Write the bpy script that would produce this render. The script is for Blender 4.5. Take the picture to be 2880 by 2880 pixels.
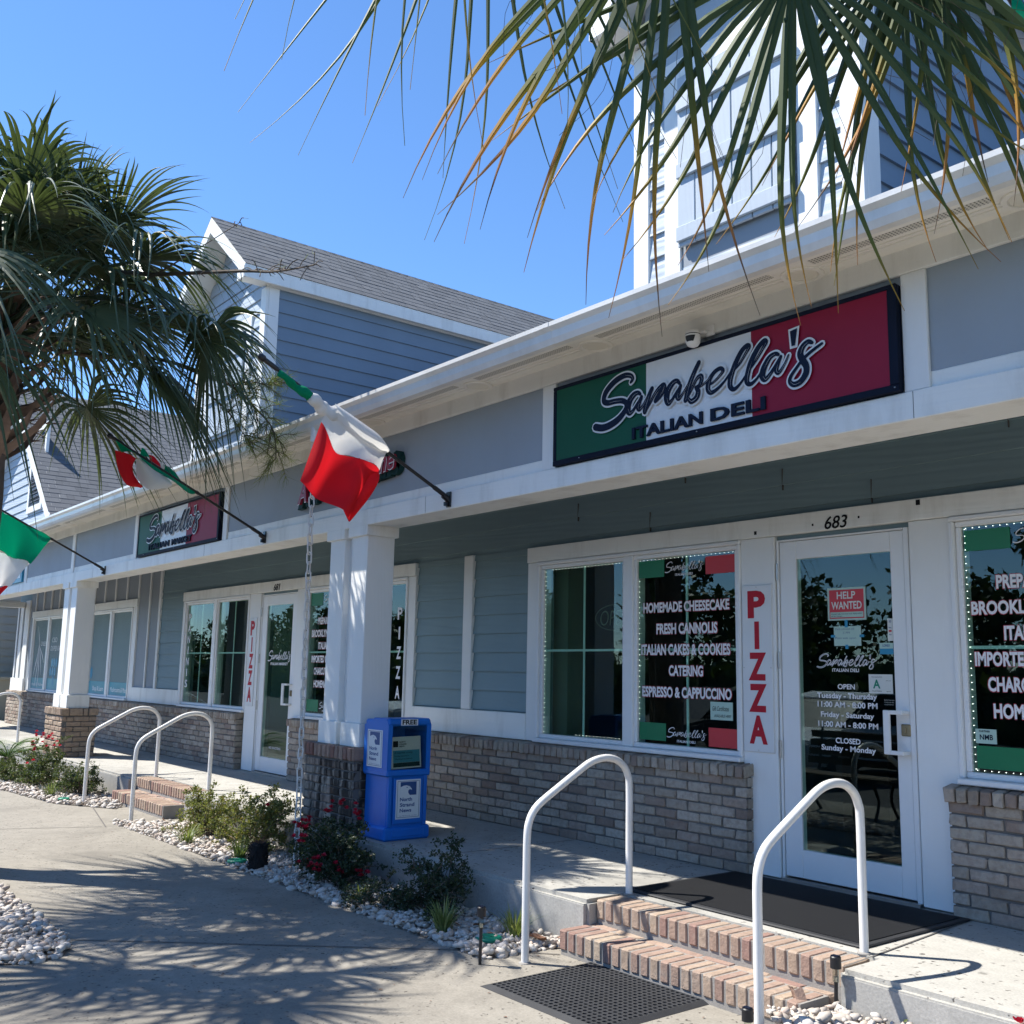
import bpy, bmesh, math, random
import numpy as np
from mathutils import Matrix, Vector
from math import radians as R, pi, sin, cos

S = bpy.context.scene
for _o in list(bpy.data.objects):
    bpy.data.objects.remove(_o, do_unlink=True)
C = S.collection
rnd = random.Random(7)

# ---------------------------------------------------------------- camera
cam_data = bpy.data.cameras.new("camera")
cam_data.sensor_width = 36.0
cam_data.lens = 36.051
cam_data.clip_start = 0.05
cam_data.clip_end = 2000.0
cam = bpy.data.objects.new("camera", cam_data)
C.objects.link(cam)
_r = Vector((0.6244038822672546, 0.7808667984271139, 0.019152935121526722))
_u = Vector((0.1092324721964798, -0.11157242022370314, 0.9877347123915768))
_f = Vector((-0.773426181886433, 0.6146532666142875, 0.15496226318997772))
_m = Matrix((_r, _u, -_f)).transposed().to_4x4()
_m.translation = Vector((0.0, -5.55, 1.246))
cam.matrix_world = _m
S.camera = cam

# ---------------------------------------------------------------- sky, sun, exposure
SUN_TO = Vector((0.54, 0.43, -1.0)).normalized()
SUN_EL = math.asin(-SUN_TO.z)
w = bpy.data.worlds.new("World")
S.world = w
w.use_nodes = True
_nt = w.node_tree
_bg = _nt.nodes["Background"]
_sky = _nt.nodes.new("ShaderNodeTexSky")
_sky.sky_type = 'NISHITA'
_sky.sun_disc = False
_sky.sun_elevation = SUN_EL
_sky.sun_rotation = math.atan2(-SUN_TO.x, -SUN_TO.y)
_sky.air_density = 0.95
_sky.altitude = 1200
_sky.dust_density = 0.05
_sky.ozone_density = 6.0
_hs = _nt.nodes.new("ShaderNodeHueSaturation"); _hs.inputs["Saturation"].default_value = 1.08
_nt.links.new(_sky.outputs[0], _hs.inputs["Color"]); _nt.links.new(_hs.outputs[0], _bg.inputs[0])
_bg.inputs[1].default_value = 0.132
sun_data = bpy.data.lights.new("sun", 'SUN')
sun_data.energy = 4.5
sun_data.angle = R(0.53)
sun_data.color = (1.0, 0.955, 0.88)
sun = bpy.data.objects.new("sun", sun_data)
sun.rotation_euler = SUN_TO.to_track_quat('-Z', 'Y').to_euler()
sun.location = (-20, -20, 40)
C.objects.link(sun)
S.view_settings.view_transform = 'Standard'
S.view_settings.look = 'None'
S.view_settings.gamma = 1.0
S.view_settings.use_curve_mapping = False
S.view_settings.exposure = 1.0
S.cycles.use_denoising = True
S.cycles.max_bounces = 10
S.cycles.transparent_max_bounces = 16
S.cycles.caustics_reflective = False
S.cycles.caustics_refractive = False

# ---------------------------------------------------------------- mesh helper
class MB:
    """collects shapes and links them as one mesh object"""
    def __init__(self):
        self.v = []; self.f = []; self.c = []; self.M = None; self.col = None
    def add(self, vs, fs):
        o = len(self.v)
        if self.M is not None:
            vs = [tuple(self.M @ Vector(p)) for p in vs]
        self.v += [tuple(p) for p in vs]
        self.f += [tuple(i + o for i in f) for f in fs]
        if self.col is not None:
            self.c += [self.col] * len(vs)
        return self
    def box(self, x0, x1, y0, y1, z0, z1):
        a, b = min(x0, x1), max(x0, x1); c, d = min(y0, y1), max(y0, y1); e, f = min(z0, z1), max(z0, z1)
        return self.add([(a, c, e), (b, c, e), (b, d, e), (a, d, e), (a, c, f), (b, c, f), (b, d, f), (a, d, f)],
                        [(0, 3, 2, 1), (4, 5, 6, 7), (0, 1, 5, 4), (1, 2, 6, 5), (2, 3, 7, 6), (3, 0, 4, 7)])
    def cbox(self, x0, x1, y0, y1, z0, z1, b=0.004):
        """box with all edges chamfered"""
        a = sorted((x0, x1)); c = sorted((y0, y1)); e = sorted((z0, z1))
        b = min(b, (a[1]-a[0])*.45, (c[1]-c[0])*.45, (e[1]-e[0])*.45)
        vs = []; idx = {}
        for i in (0, 1):
            for j in (0, 1):
                for k in (0, 1):
                    for ax in range(3):
                        p = [a[i], c[j], e[k]]
                        s = (1 if i == 0 else -1, 1 if j == 0 else -1, 1 if k == 0 else -1)
                        for q in range(3):
                            if q != ax: p[q] += s[q]*b
                        idx[(i, j, k, ax)] = len(vs); vs.append(tuple(p))
        fs = []
        def q(*ks): return [idx[k] for k in ks]
        fs.append(q((0,0,0,0),(0,0,1,0),(0,1,1,0),(0,1,0,0))); fs.append(q((1,0,0,0),(1,1,0,0),(1,1,1,0),(1,0,1,0)))
        fs.append(q((0,0,0,1),(1,0,0,1),(1,0,1,1),(0,0,1,1))); fs.append(q((0,1,0,1),(0,1,1,1),(1,1,1,1),(1,1,0,1)))
        fs.append(q((0,0,0,2),(0,1,0,2),(1,1,0,2),(1,0,0,2))); fs.append(q((0,0,1,2),(1,0,1,2),(1,1,1,2),(0,1,1,2)))
        for i in (0, 1):
            for j in (0, 1):
                fs.append(q((i,j,0,0),(i,j,0,1),(i,j,1,1),(i,j,1,0)))
        for i in (0, 1):
            for k in (0, 1):
                fs.append(q((i,0,k,0),(i,1,k,0),(i,1,k,2),(i,0,k,2)))
        for j in (0, 1):
            for k in (0, 1):
                fs.append(q((0,j,k,1),(1,j,k,1),(1,j,k,2),(0,j,k,2)))
        for i in (0, 1):
            for j in (0, 1):
                for k in (0, 1):
                    fs.append(q((i,j,k,0),(i,j,k,1),(i,j,k,2)))
        return self.add(vs, fs)
    def tube(self, pts, r, n=8, cap=True):
        pts = [Vector(p) for p in pts]; m = len(pts)
        rs = r if isinstance(r, (list, tuple)) else [r]*m
        vs = []; fs = []; up = None
        for i, p in enumerate(pts):
            t = (pts[min(i+1, m-1)] - pts[max(i-1, 0)])
            t = t.normalized() if t.length > 1e-9 else Vector((0, 0, 1))
            if up is None:
                up = Vector((0, 0, 1)) if abs(t.z) < .9 else Vector((1, 0, 0))
            s = t.cross(up)
            if s.length < 1e-6: s = t.cross(Vector((0.3, 1, 0.2)))
            s.normalize(); up = s.cross(t)
            for k in range(n):
                a = 2*pi*k/n
                vs.append(tuple(p + (s*cos(a) + up*sin(a))*rs[i]))
        for i in range(m-1):
            for k in range(n):
                k2 = (k+1) % n
                fs.append((i*n+k, i*n+k2, (i+1)*n+k2, (i+1)*n+k))
        if cap:
            fs.append(tuple(range(n-1, -1, -1))); fs.append(tuple((m-1)*n+k for k in range(n)))
        return self.add(vs, fs)
    def lathe(self, prof, c=(0, 0, 0), n=20):
        """profile of (r, z) turned round a vertical axis at c"""
        vs = []; fs = []; m = len(prof)
        for (r, z) in prof:
            for k in range(n):
                a = 2*pi*k/n
                vs.append((c[0]+r*cos(a), c[1]+r*sin(a), c[2]+z))
        for i in range(m-1):
            for k in range(n):
                k2 = (k+1) % n
                fs.append((i*n+k, i*n+k2, (i+1)*n+k2, (i+1)*n+k))
        fs.append(tuple(range(n-1, -1, -1))); fs.append(tuple((m-1)*n+k for k in range(n)))
        return self.add(vs, fs)
    def prism(self, poly, y0, y1):
        """polygon in x,z swept from y0 (front) to y1"""
        n = len(poly)
        vs = [(x, y0, z) for x, z in poly] + [(x, y1, z) for x, z in poly]
        fs = [tuple(range(n)), tuple(range(2*n-1, n-1, -1))]
        for i in range(n):
            j = (i+1) % n
            fs.append((i, i+n, j+n, j))
        return self.add(vs, fs)
    def zprism(self, poly, z0, z1):
        n = len(poly)
        vs = [(x, y, z0) for x, y in poly] + [(x, y, z1) for x, y in poly]
        fs = [tuple(range(n-1, -1, -1)), tuple(range(n, 2*n))]
        for i in range(n):
            j = (i+1) % n
            fs.append((i, j, j+n, i+n))
        return self.add(vs, fs)
    def xprism(self, poly, x0, x1):
        """polygon in y,z swept along x"""
        n = len(poly)
        vs = [(x0, y, z) for y, z in poly] + [(x1, y, z) for y, z in poly]
        fs = [tuple(range(n-1, -1, -1)), tuple(range(n, 2*n))]
        for i in range(n):
            j = (i+1) % n
            fs.append((i, j, j+n, i+n))
        return self.add(vs, fs)
    def grid(self, P):
        """rows of points"""
        h = len(P); wd = len(P[0])
        vs = [tuple(p) for r in P for p in r]; fs = []
        for i in range(h-1):
            for j in range(wd-1):
                fs.append((i*wd+j, i*wd+j+1, (i+1)*wd+j+1, (i+1)*wd+j))
        return self.add(vs, fs)
    def ribbon(self, pts, ws, y):
        """calligraphic stroke in the x,z plane facing -y"""
        pts, ws = spline(pts, ws, 5)
        n = len(pts); vs = []; fs = []
        for i, p in enumerate(pts):
            a = pts[max(i-1, 0)]; b = pts[min(i+1, n-1)]
            d = Vector((b[0]-a[0], b[1]-a[1]))
            d = d.normalized() if d.length > 1e-9 else Vector((1, 0))
            nx, nz = -d.y, d.x
            yy = y + i*2e-6
            vs.append((p[0]+nx*ws[i]/2, yy, p[1]+nz*ws[i]/2)); vs.append((p[0]-nx*ws[i]/2, yy, p[1]-nz*ws[i]/2))
            if i: fs.append((2*i-2, 2*i-1, 2*i+1, 2*i))
        for e, sgn in ((0, -1), (n-1, 1)):                      # round ends
            p = pts[e]; o = len(vs); vs.append((p[0], y+e*2e-6+1e-6, p[1]))
            for k in range(9):
                a = 2*pi*k/8
                vs.append((p[0]+cos(a)*ws[e]*.5, y+e*2e-6+1e-6, p[1]+sin(a)*ws[e]*.5))
                if k: fs.append((o, o+k, o+k+1))
        return self.add(vs, fs)
    def build(self, name, mat, parent=None, smooth=False, recalc=False, bevel=0.0, auto=None):
        me = bpy.data.meshes.new(name)
        me.from_pydata(self.v, [], self.f)
        if self.c and len(self.c) == len(self.v):
            at = me.attributes.new("tint", 'FLOAT', 'POINT')
            at.data.foreach_set("value", np.array(self.c, dtype=np.float32))
        if recalc or bevel:
            b = bmesh.new(); b.from_mesh(me)
            if bevel:
                es = [e for e in b.edges if len(e.link_faces) == 2 and e.calc_face_angle(0) > 0.5]
                bmesh.ops.bevel(b, geom=es, offset=bevel, segments=2, affect='EDGES', clamp_overlap=True)
            bmesh.ops.recalc_face_normals(b, faces=b.faces)
            b.to_mesh(me); b.free()
        me.materials.append(mat)
        if smooth:
            me.shade_smooth()
            if auto: me.set_sharp_from_angle(angle=R(auto))
        ob = bpy.data.objects.new(name, me)
        C.objects.link(ob)
        if parent is not None: put(ob, parent)
        return ob

def boxes(name, mat, parent, lst, b=.004):
    """one part for every chamfered box of the list"""
    for q in lst:
        m = MB(); m.cbox(*q, b); m.build(name, mat, parent)

def world_loc(o):
    p = Vector(o.location)
    while o.parent is not None:
        o = o.parent
    return p if o is None else p

def put(ob, parent):
    ob.parent = parent
    root = parent
    while root.parent is not None: root = root.parent
    if parent is root:
        ob.matrix_parent_inverse = Matrix.Translation(-Vector(root.location))

def spline(pts, ws, k):
    """Catmull-Rom through 2-D points, widths carried along"""
    n = len(pts)
    if n < 3: 
        return [pts[0], pts[-1]], [ws[0], ws[-1]]
    op = []; ow = []
    for i in range(n-1):
        p0 = pts[max(i-1, 0)]; p1 = pts[i]; p2 = pts[i+1]; p3 = pts[min(i+2, n-1)]
        for j in range(k):
            t = j/k
            op.append(tuple(.5*((2*p1[q]) + (-p0[q]+p2[q])*t + (2*p0[q]-5*p1[q]+4*p2[q]-p3[q])*t*t + (-p0[q]+3*p1[q]-3*p2[q]+p3[q])*t**3) for q in range(len(p1))))
            ow.append(ws[i]*(1-t)+ws[i+1]*t)
    op.append(tuple(pts[-1])); ow.append(ws[-1])
    return op, ow

def curve3(pts, k=6):
    return spline([tuple(p) for p in pts], [0]*len(pts), k)[0]

def tag(o, label=None, cat=None, group=None, kind=None):
    if label: o["label"] = label
    if cat: o["category"] = cat
    if group: o["group"] = group
    if kind: o["kind"] = kind
    return o

def thing(name, label, cat, loc=(0, 0, 0), group=None):
    o = bpy.data.objects.new(name, None)
    o.empty_display_size = .1
    C.objects.link(o); o.location = loc
    return tag(o, label, cat, group)

def dup(root, off, label, rotz=0.0):
    """copy of a thing with its parts and sub-parts, moved by off"""
    r = root.copy(); C.objects.link(r)
    r.location = Vector(root.location) + Vector(off); r.rotation_euler.z = root.rotation_euler.z + rotz
    r["label"] = label
    for ch in list(root.children):
        c = ch.copy(); C.objects.link(c); c.parent = r; c.matrix_parent_inverse = ch.matrix_parent_inverse.copy()
        for g in list(ch.children):
            d = g.copy(); C.objects.link(d); d.parent = c; d.matrix_parent_inverse = g.matrix_parent_inverse.copy()
    return r

# ---------------------------------------------------------------- text and stroke lettering
def text_shape(body, bold=0.0, shear=0.0, space=1.0, res=3):
    cu = bpy.data.curves.new("t", 'FONT')
    cu.body = body; cu.offset = bold; cu.shear = shear; cu.space_character = space
    cu.resolution_u = res; cu.fill_mode = 'FRONT'
    ob = bpy.data.objects.new("t", cu); C.objects.link(ob)
    me = bpy.data.meshes.new_from_object(ob.evaluated_get(bpy.context.evaluated_depsgraph_get()))
    vs = [tuple(v.co) for v in me.vertices]; fs = [tuple(p.vertices) for p in me.polygons]
    bpy.data.objects.remove(ob); bpy.data.curves.remove(cu); bpy.data.meshes.remove(me)
    return vs, fs

CAPH = {}
def cap_height(bold):
    if bold not in CAPH:
        q = [v[1] for v in text_shape('H', bold)[0]]; CAPH[bold] = (min(q), max(q))
    return CAPH[bold][1]-CAPH[bold][0]

def text_on(mb, body, x0, x1, zb, cap, y, bold=0.02, shear=0.0, space=1.0, mirror=False, thick=0.0, tilt=0.0):
    """writes body on a wall facing -y so that it fills x0..x1 and has capital height cap above baseline zb"""
    vs, fs = text_shape(body, bold, shear, space)
    if not vs: return
    a = min(v[0] for v in vs); b = max(v[0] for v in vs)
    H = cap_height(bold)
    out = []
    for v in vs:
        t = (v[0]-a)/(b-a)
        if mirror: t = 1-t
        x = x0 + t*(x1-x0); z = zb + (v[1]-CAPH[bold][0])/H*cap + tilt*t
        out.append((x, y, z))
    mb.add(out, fs)
    if thick:
        o2 = [(p[0], p[1]+thick, p[2]) for p in out]
        edges = {}
        for f in fs:
            for i in range(len(f)):
                e = (f[i], f[(i+1) % len(f)])
                if (e[1], e[0]) in edges: del edges[(e[1], e[0])]
                else: edges[e] = 1
        mb.add(out + o2, [(i, j, j+len(out), i+len(out)) for (i, j) in edges])

STROKES=[[(327,224,10),(343,240,13),(329,261,16),(283,274,19),(217,264,22),(161,239,23),(119,207,23),(102,174,21),(108,151,21),(142,139,20),(195,138,19),(251,131,19),(286,113,19),(292,84,21),(267,54,22),(218,23,25),(152,3,26),(90,-1,25),(29,14,25)],[(404,139,10),(384,151,15),(351,144,22),(318,115,27),(304,74,26),(317,45,18),(345,54,12),(385,94,10),(414,121,9)],[(414,121,13),(396,92,19),(386,66,19),(397,52,15),(422,67,10),(453,104,8)],[(496,153,16),(474,119,19),(451,73,22),(439,31,19)],[(445,35,11),(482,75,11),(525,126,12),(566,152,15),(587,151,20),(576,125,26),(550,99,25),(523,77,17)],[(705,138,10),(684,157,15),(651,149,21),(618,116,26),(607,77,25),(619,43,17),(647,57,12),(684,97,10),(711,123,8)],[(711,123,13),(695,89,18),(687,68,18),(699,55,14),(728,78,9),(767,122,7),(796,157,7)],[(844,224,16),(810,176,17),(774,113,19),(747,37,18)],[(749,40,10),(785,81,10),(826,136,12),(854,149,15),(863,131,16),(849,101,14),(821,92,9)],[(821,92,11),(837,67,20),(825,36,21),(787,22,17),(761,49,9)],[(821,92,8),(856,92,7),(893,107,7),(926,129,7)],[(901,86,7),(941,94,8),(982,117,9),(1010,142,12),(992,159,13),(952,148,14),(916,112,17),(905,69,19),(926,42,14),(973,55,11),(1021,86,8),(1068,130,7)],[(1052,114,7),(1115,151,8),(1161,200,10),(1183,229,14),(1168,239,15),(1130,214,17),(1086,151,19),(1058,88,19),(1057,49,18),(1083,29,13),(1127,54,8),(1171,98,7)],[(1167,95,7),(1224,148,8),(1269,199,10),(1290,228,14),(1277,238,15),(1238,209,17),(1195,151,19),(1170,89,19),(1166,49,17),(1191,34,12),(1229,54,8),(1263,86,7)],[(1365,147,9),(1344,155,13),(1309,142,18),(1274,97,22),(1264,59,21),(1282,39,15),(1320,67,11),(1365,118,9),(1379,133,7)],[(1379,133,10),(1358,98,15),(1350,68,15),(1366,55,11),(1399,89,7),(1425,130,6)],[(1456,247,27),(1454,177,12)],[(1564,160,9),(1540,170,14),(1510,153,18),(1494,121,21),(1508,86,21),(1527,51,20),(1522,14,20),(1491,-17,18),(1453,-23,16),(1430,-5,13),(1436,21,11),(1469,55,9),(1510,91,9),(1558,118,9),(1619,143,7)]]
def script_on(mb, x0, x1, z0, z1, y, grow=0.0, wide=1.0):
    """the hand-lettered shop name, fitted to x0..x1, z0..z1"""
    sx = (x1-x0)/1.59; sz = (z1-z0)/0.297
    for k, st in enumerate(STROKES):
        if k == 16:                                          # the apostrophe is a tapered block
            g = grow*.55; P = lambda a, b: (x0+(a-29)/1000*sx, z0+(b+23)/1000*sz)
            q = [P(1446, 172), P(1464, 172), P(1478, 252), P(1438, 246)]
            m4 = [(q[0][0]-g, q[0][1]-g), (q[1][0]+g, q[1][1]-g), (q[2][0]+g, q[2][1]+g), (q[3][0]-g, q[3][1]+g)]
            mb.add([(a, y-k*3e-5, b) for a, b in m4], [(0, 1, 2, 3)]); continue
        pts = [(x0 + (a-29)/1000*sx, z0 + (b+23)/1000*sz) for a, b, c in st]
        ws = [c/1000*wide*(sx+sz)/2 + grow for a, b, c in st]
        mb.ribbon(pts, ws, y - k*3e-5)
# ---------------------------------------------------------------- materials
class NT:
    def __init__(self, name):
        self.m = bpy.data.materials.new(name); self.m.use_nodes = True
        self.t = self.m.node_tree; self.n = self.t.nodes; self.l = self.t.links
        self.p = self.n["Principled BSDF"]; self.out = self.n["Material Output"]
        self.tc = self.n.new("ShaderNodeTexCoord")
    def node(self, kind, **kw):
        x = self.n.new(kind)
        for k, v in kw.items(): setattr(x, k, v)
        return x
    def link(self, a, b): self.l.new(a, b)
    def coord(self, scale=(1, 1, 1), rot=(0, 0, 0)):
        mp = self.node("ShaderNodeMapping")
        mp.inputs["Scale"].default_value = scale; mp.inputs["Rotation"].default_value = rot
        self.link(self.tc.outputs["Object"], mp.inputs["Vector"]); return mp.outputs[0]
    def noise(self, vec, scale=5, detail=4, rough=.55, dist=0):
        x = self.node("ShaderNodeTexNoise")
        x.inputs["Scale"].default_value = scale; x.inputs["Detail"].default_value = detail
        x.inputs["Roughness"].default_value = rough; x.inputs["Distortion"].default_value = dist
        self.link(vec, x.inputs["Vector"]); return x.outputs["Fac"]
    def ramp(self, fac, stops):
        x = self.node("ShaderNodeValToRGB"); e = x.color_ramp.elements
        while len(e) > 1: e.remove(e[-1])
        for i, (p, c) in enumerate(stops):
            q = e[0] if i == 0 else e.new(p)
            q.position = p; q.color = (c[0], c[1], c[2], 1) if not isinstance(c, (int, float)) else (c, c, c, 1)
        self.link(fac, x.inputs[0]); return x.outputs[0]
    def mix(self, fac, a, b, mode='MIX'):
        x = self.node("ShaderNodeMix", data_type='RGBA', blend_type=mode)
        for s, v in ((x.inputs[0], fac), (x.inputs[6], a), (x.inputs[7], b)):
            if isinstance(v, (int, float)): s.default_value = v
            elif isinstance(v, tuple): s.default_value = (*v[:3], 1)
            else: self.link(v, s)
        return x.outputs[2]
    def math(self, op, a, b=0.0):
        x = self.node("ShaderNodeMath", operation=op)
        for s, v in ((x.inputs[0], a), (x.inputs[1], b)):
            if isinstance(v, (int, float)): s.default_value = v
            else: self.link(v, s)
        return x.outputs[0]
    def bump(self, h, strength=.3, dist=.01):
        x = self.node("ShaderNodeBump")
        x.inputs["Strength"].default_value = strength; x.inputs["Distance"].default_value = dist
        self.link(h, x.inputs["Height"]); self.link(x.outputs[0], self.p.inputs["Normal"])
    def base(self, c):
        if isinstance(c, tuple): self.p.inputs["Base Color"].default_value = (*c, 1)
        else: self.link(c, self.p.inputs["Base Color"])
    def set(self, rough=.6, metal=0, spec=.5):
        self.p.inputs["Roughness"].default_value = rough; self.p.inputs["Metallic"].default_value = metal
        self.p.inputs["Specular IOR Level"].default_value = spec
    def island(self):
        return self.node("ShaderNodeNewGeometry").outputs["Random Per Island"]

def sc(c, k): return tuple(min(1, x*k) for x in c)

def plain(name, c, rough=.55, var=.06, scale=6, bump=0, bscale=60, metal=0, spec=.5, dirt=0.0):
    t = NT(name); v = t.coord()
    n = t.noise(v, scale, 5)
    col = t.ramp(n, [(.25, sc(c, 1-var)), (.75, sc(c, 1+var))])
    if dirt:
        d = t.noise(t.coord((1, 1, .35)), 2.3, 7, .65)
        col = t.mix(t.math('MULTIPLY', t.ramp(d, [(.48, 0.0), (.72, 1.0)]), dirt), col, sc((.30, .27, .22), .8))
    t.base(col); t.set(rough, metal, spec)
    if bump: t.bump(t.noise(v, bscale, 3), bump, .004)
    return t.m

def grain(name, c, stretch, rough=.6, bump=.5, var=.05, dist=.005, dirt=.0):
    """painted fibre-cement board with embossed wood grain"""
    t = NT(name); v = t.coord(stretch)
    wob = t.noise(t.coord(tuple(x*.25 for x in stretch)), 1.0, 2)
    wv = t.node("ShaderNodeTexWave", wave_type='BANDS', bands_direction='DIAGONAL')
    wv.inputs["Scale"].default_value = 1.1; wv.inputs["Distortion"].default_value = 9
    wv.inputs["Detail"].default_value = 2; wv.inputs["Detail Scale"].default_value = .7
    t.link(v, wv.inputs["Vector"])
    n = t.noise(v, 2.2, 5, .6)
    h = t.math('ADD', t.math('MULTIPLY', wv.outputs["Fac"], .55), n)
    big = t.noise(t.coord(), 1.7, 4)
    col = t.ramp(big, [(.3, sc(c, 1-var)), (.7, sc(c, 1+var))])
    if dirt:
        d = t.noise(t.coord((3, 3, .6)), 1.6, 7, .65)
        col = t.mix(t.math('MULTIPLY', t.ramp(d, [(.5, 0.0), (.75, 1.0)]), dirt), col, (.32, .29, .23))
    t.base(col); t.set(rough)
    t.bump(h, bump, dist)
    return t.m

M = {}
M['trim_h'] = grain('painted trim board', (.85, .85, .81), (1.0, 18, 18), .55, .18, .04, .003, .34)
M['trim_v'] = grain('painted trim upright', (.81, .81, .785), (17, 17, 1.1), .55, .28, .03, .003, .08)
M['trim_d'] = grain('painted return board', (.80, .80, .765), (18, 1.0, 18), .55, .3, .03, .003, .08)
M['white'] = plain('white gloss paint', (.80, .80, .79), .35, .02, 4)
M['soffit'] = plain('soffit panel', (.87, .84, .77), .5, .05, 3, dirt=.16)
M['gutter'] = plain('white aluminium', (.76, .76, .74), .3, .04, 2, dirt=.28)
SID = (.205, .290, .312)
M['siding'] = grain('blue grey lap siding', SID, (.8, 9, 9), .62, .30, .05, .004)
M['siding_shaded'] = grain('blue grey shaded lap siding', (.20, .265, .335), (9, .8, 9), .62, .2, .05, .003)  # dormer sides: same siding, its shade put into a darker tone
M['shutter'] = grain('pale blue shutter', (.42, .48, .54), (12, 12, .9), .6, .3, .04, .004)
M['siding_sunlit'] = grain('pale blue sunlit lap siding', (.40, .46, .52), (.8, 10, 10), .6, .6, .04, .005)  # dormer and gable fronts: same siding, sunlight put into a paler tone
M['panel'] = plain('stucco panel', (.325, .37, .415), .75, .05, 2.2, .25, 240, dirt=.12)
M['batten'] = plain('board and batten', (.27, .30, .33), .65, .04, 3, .1, 120)
M['beige'] = grain('beige lap siding', (.48, .46, .39), (24, 1.1, 24), .6, .3, .04, .004)
M['beige_flat'] = plain('beige enclosure', (.58, .52, .40), .6, .05, 2)
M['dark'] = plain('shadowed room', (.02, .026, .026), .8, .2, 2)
M['olive'] = plain('olive room wall', (.16, .18, .13), .8, .06, 2)
M['muntin'] = plain('grille bar', (.78, .88, .82), .5, .03)
M['black'] = plain('black plastic', (.012, .012, .014), .45, .2, 20)
M['black_gloss'] = plain('black powder coat', (.01, .01, .012), .3, .2, 20)
M['rubber'] = plain('rubber', (.022, .023, .026), .7, .25, 9, .2, 200)
M['steel'] = plain('brushed steel', (.55, .53, .50), .35, .05, 20, metal=1)
M['brass'] = plain('aged brass', (.30, .24, .15), .4, .1, 30, metal=1)
M['rail'] = plain('white painted pipe', (.78, .77, .74), .32, .03, 5, dirt=.34)
M['navy'] = plain('navy sign paint', (.006, .010, .024), .6, .1, 8, spec=.12)
M['navy_ink'] = plain('navy ink', (.008, .016, .038), .6, .2, 30, spec=.12)
M['signwhite'] = plain('sign white', (.72, .73, .73), .4, .02)
M['vinyl'] = plain('white vinyl letters', (.80, .78, .78), .5, .02)
M['vinylred'] = plain('red vinyl edge', (.42, .03, .05), .5, .05)
M['signgreen'] = plain('sign green', (.007, .088, .05), .5, .04, spec=.2)
M['signred'] = plain('sign red', (.27, .009, .035), .5, .04, spec=.2)
M['brightred'] = plain('red board letters', (.46, .015, .03), .5, .03, spec=.2)
M['vinylgreen'] = plain('green window film', (.0, .16, .06), .4, .05)
M['redfilm'] = plain('red window film', (.55, .03, .04), .4, .05)
M['ink'] = plain('black ink', (.012, .012, .014), .6, .1, spec=.15)
M['paper'] = plain('paper', (.68, .69, .64), .7, .03)
M['mint'] = plain('mint paper', (.42, .58, .50), .6, .04)
M['sticker_blue'] = plain('blue sticker', (.02, .24, .40), .4, .05)
M['teal'] = plain('teal window band', (.05, .28, .36), .4, .25, 1.5)
M['posterblue'] = plain('poster blue', (.02, .07, .22), .5, .05)
M['boxblue'] = plain('blue moulded plastic', (.007, .150, .56), .36, .08, 4, .05, 300)
M['maroon'] = plain('maroon channel letter', (.34, .016, .05), .45, .08)
M['darkgreen'] = plain('dark green backing', (.010, .042, .040), .6, .1, spec=.15)
M['greenlid'] = plain('green valve lid', (.0, .22, .13), .5, .1)
M['chain'] = plain('pale chain', (.72, .70, .66), .35, .06, 30, dirt=.2)
M['blackmat'] = plain('black scorched fibre', (.012, .010, .010), .9, .4, 40, .6, 60)
M['dry'] = plain('dry brown leaf', (.16, .075, .04), .8, .3, 30)
M['bark'] = plain('palm bark', (.16, .125, .10), .9, .35, 6, .8, 40)
M['boot'] = plain('dry palm boot', (.24, .165, .125), .85, .4, 7, .5, 50)
M['twig'] = plain('twig bark', (.13, .10, .075), .85, .25, 10)
M['darkgrey'] = plain('dark asphalt', (.05, .05, .052), .9, .2, 1, .5, 150)
M['skin_metal'] = plain('metal roof', (.40, .42, .44), .35, .05, 2, metal=.6)
M['tyre'] = plain('tyre', (.02, .02, .02), .8, .1)

def emis(name, c, s):
    t = NT(name); t.base((.8, .8, .8)); t.p.inputs["Emission Color"].default_value = (*c, 1)
    t.p.inputs["Emission Strength"].default_value = s; return t.m
M['led'] = emis('lit led', (.9, 1.0, .9), 2.2)
M['neon'] = emis('dim neon tube', (.12, .22, 1.0), .5)
M['lens'] = plain('lamp lens', (.78, .74, .64), .4, .02)

# clear glass of the shop fronts: part mirror, part see-through
def glass(name, tint, ior=1.75, rough=.0):
    t = NT(name); t.n.remove(t.p)
    fr = t.node("ShaderNodeFresnel"); fr.inputs["IOR"].default_value = ior
    g = t.node("ShaderNodeBsdfGlossy"); g.inputs["Color"].default_value = (.56, .70, .70, 1); g.inputs["Roughness"].default_value = rough
    bp = t.node("ShaderNodeBump"); bp.inputs["Strength"].default_value = .02; bp.inputs["Distance"].default_value = .02
    t.link(t.noise(t.coord(), 1.3, 2), bp.inputs["Height"]); t.link(bp.outputs[0], g.inputs["Normal"])
    tr = t.node("ShaderNodeBsdfTransparent"); tr.inputs["Color"].default_value = (*tint, 1)
    mx = t.node("ShaderNodeMixShader")
    ge = t.node("ShaderNodeNewGeometry"); t.link(t.math('MULTIPLY', fr.outputs[0], t.math('SUBTRACT', 1.0, ge.outputs["Backfacing"])), mx.inputs[0]); t.link(tr.outputs[0], mx.inputs[1]); t.link(g.outputs[0], mx.inputs[2])
    t.link(mx.outputs[0], t.out.inputs["Surface"]); return t.m
M['glass'] = glass('shop front glass', (.78, .90, .85), 1.8)
M['clear'] = glass('clear plastic', (.86, .88, .84), 1.45)

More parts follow.
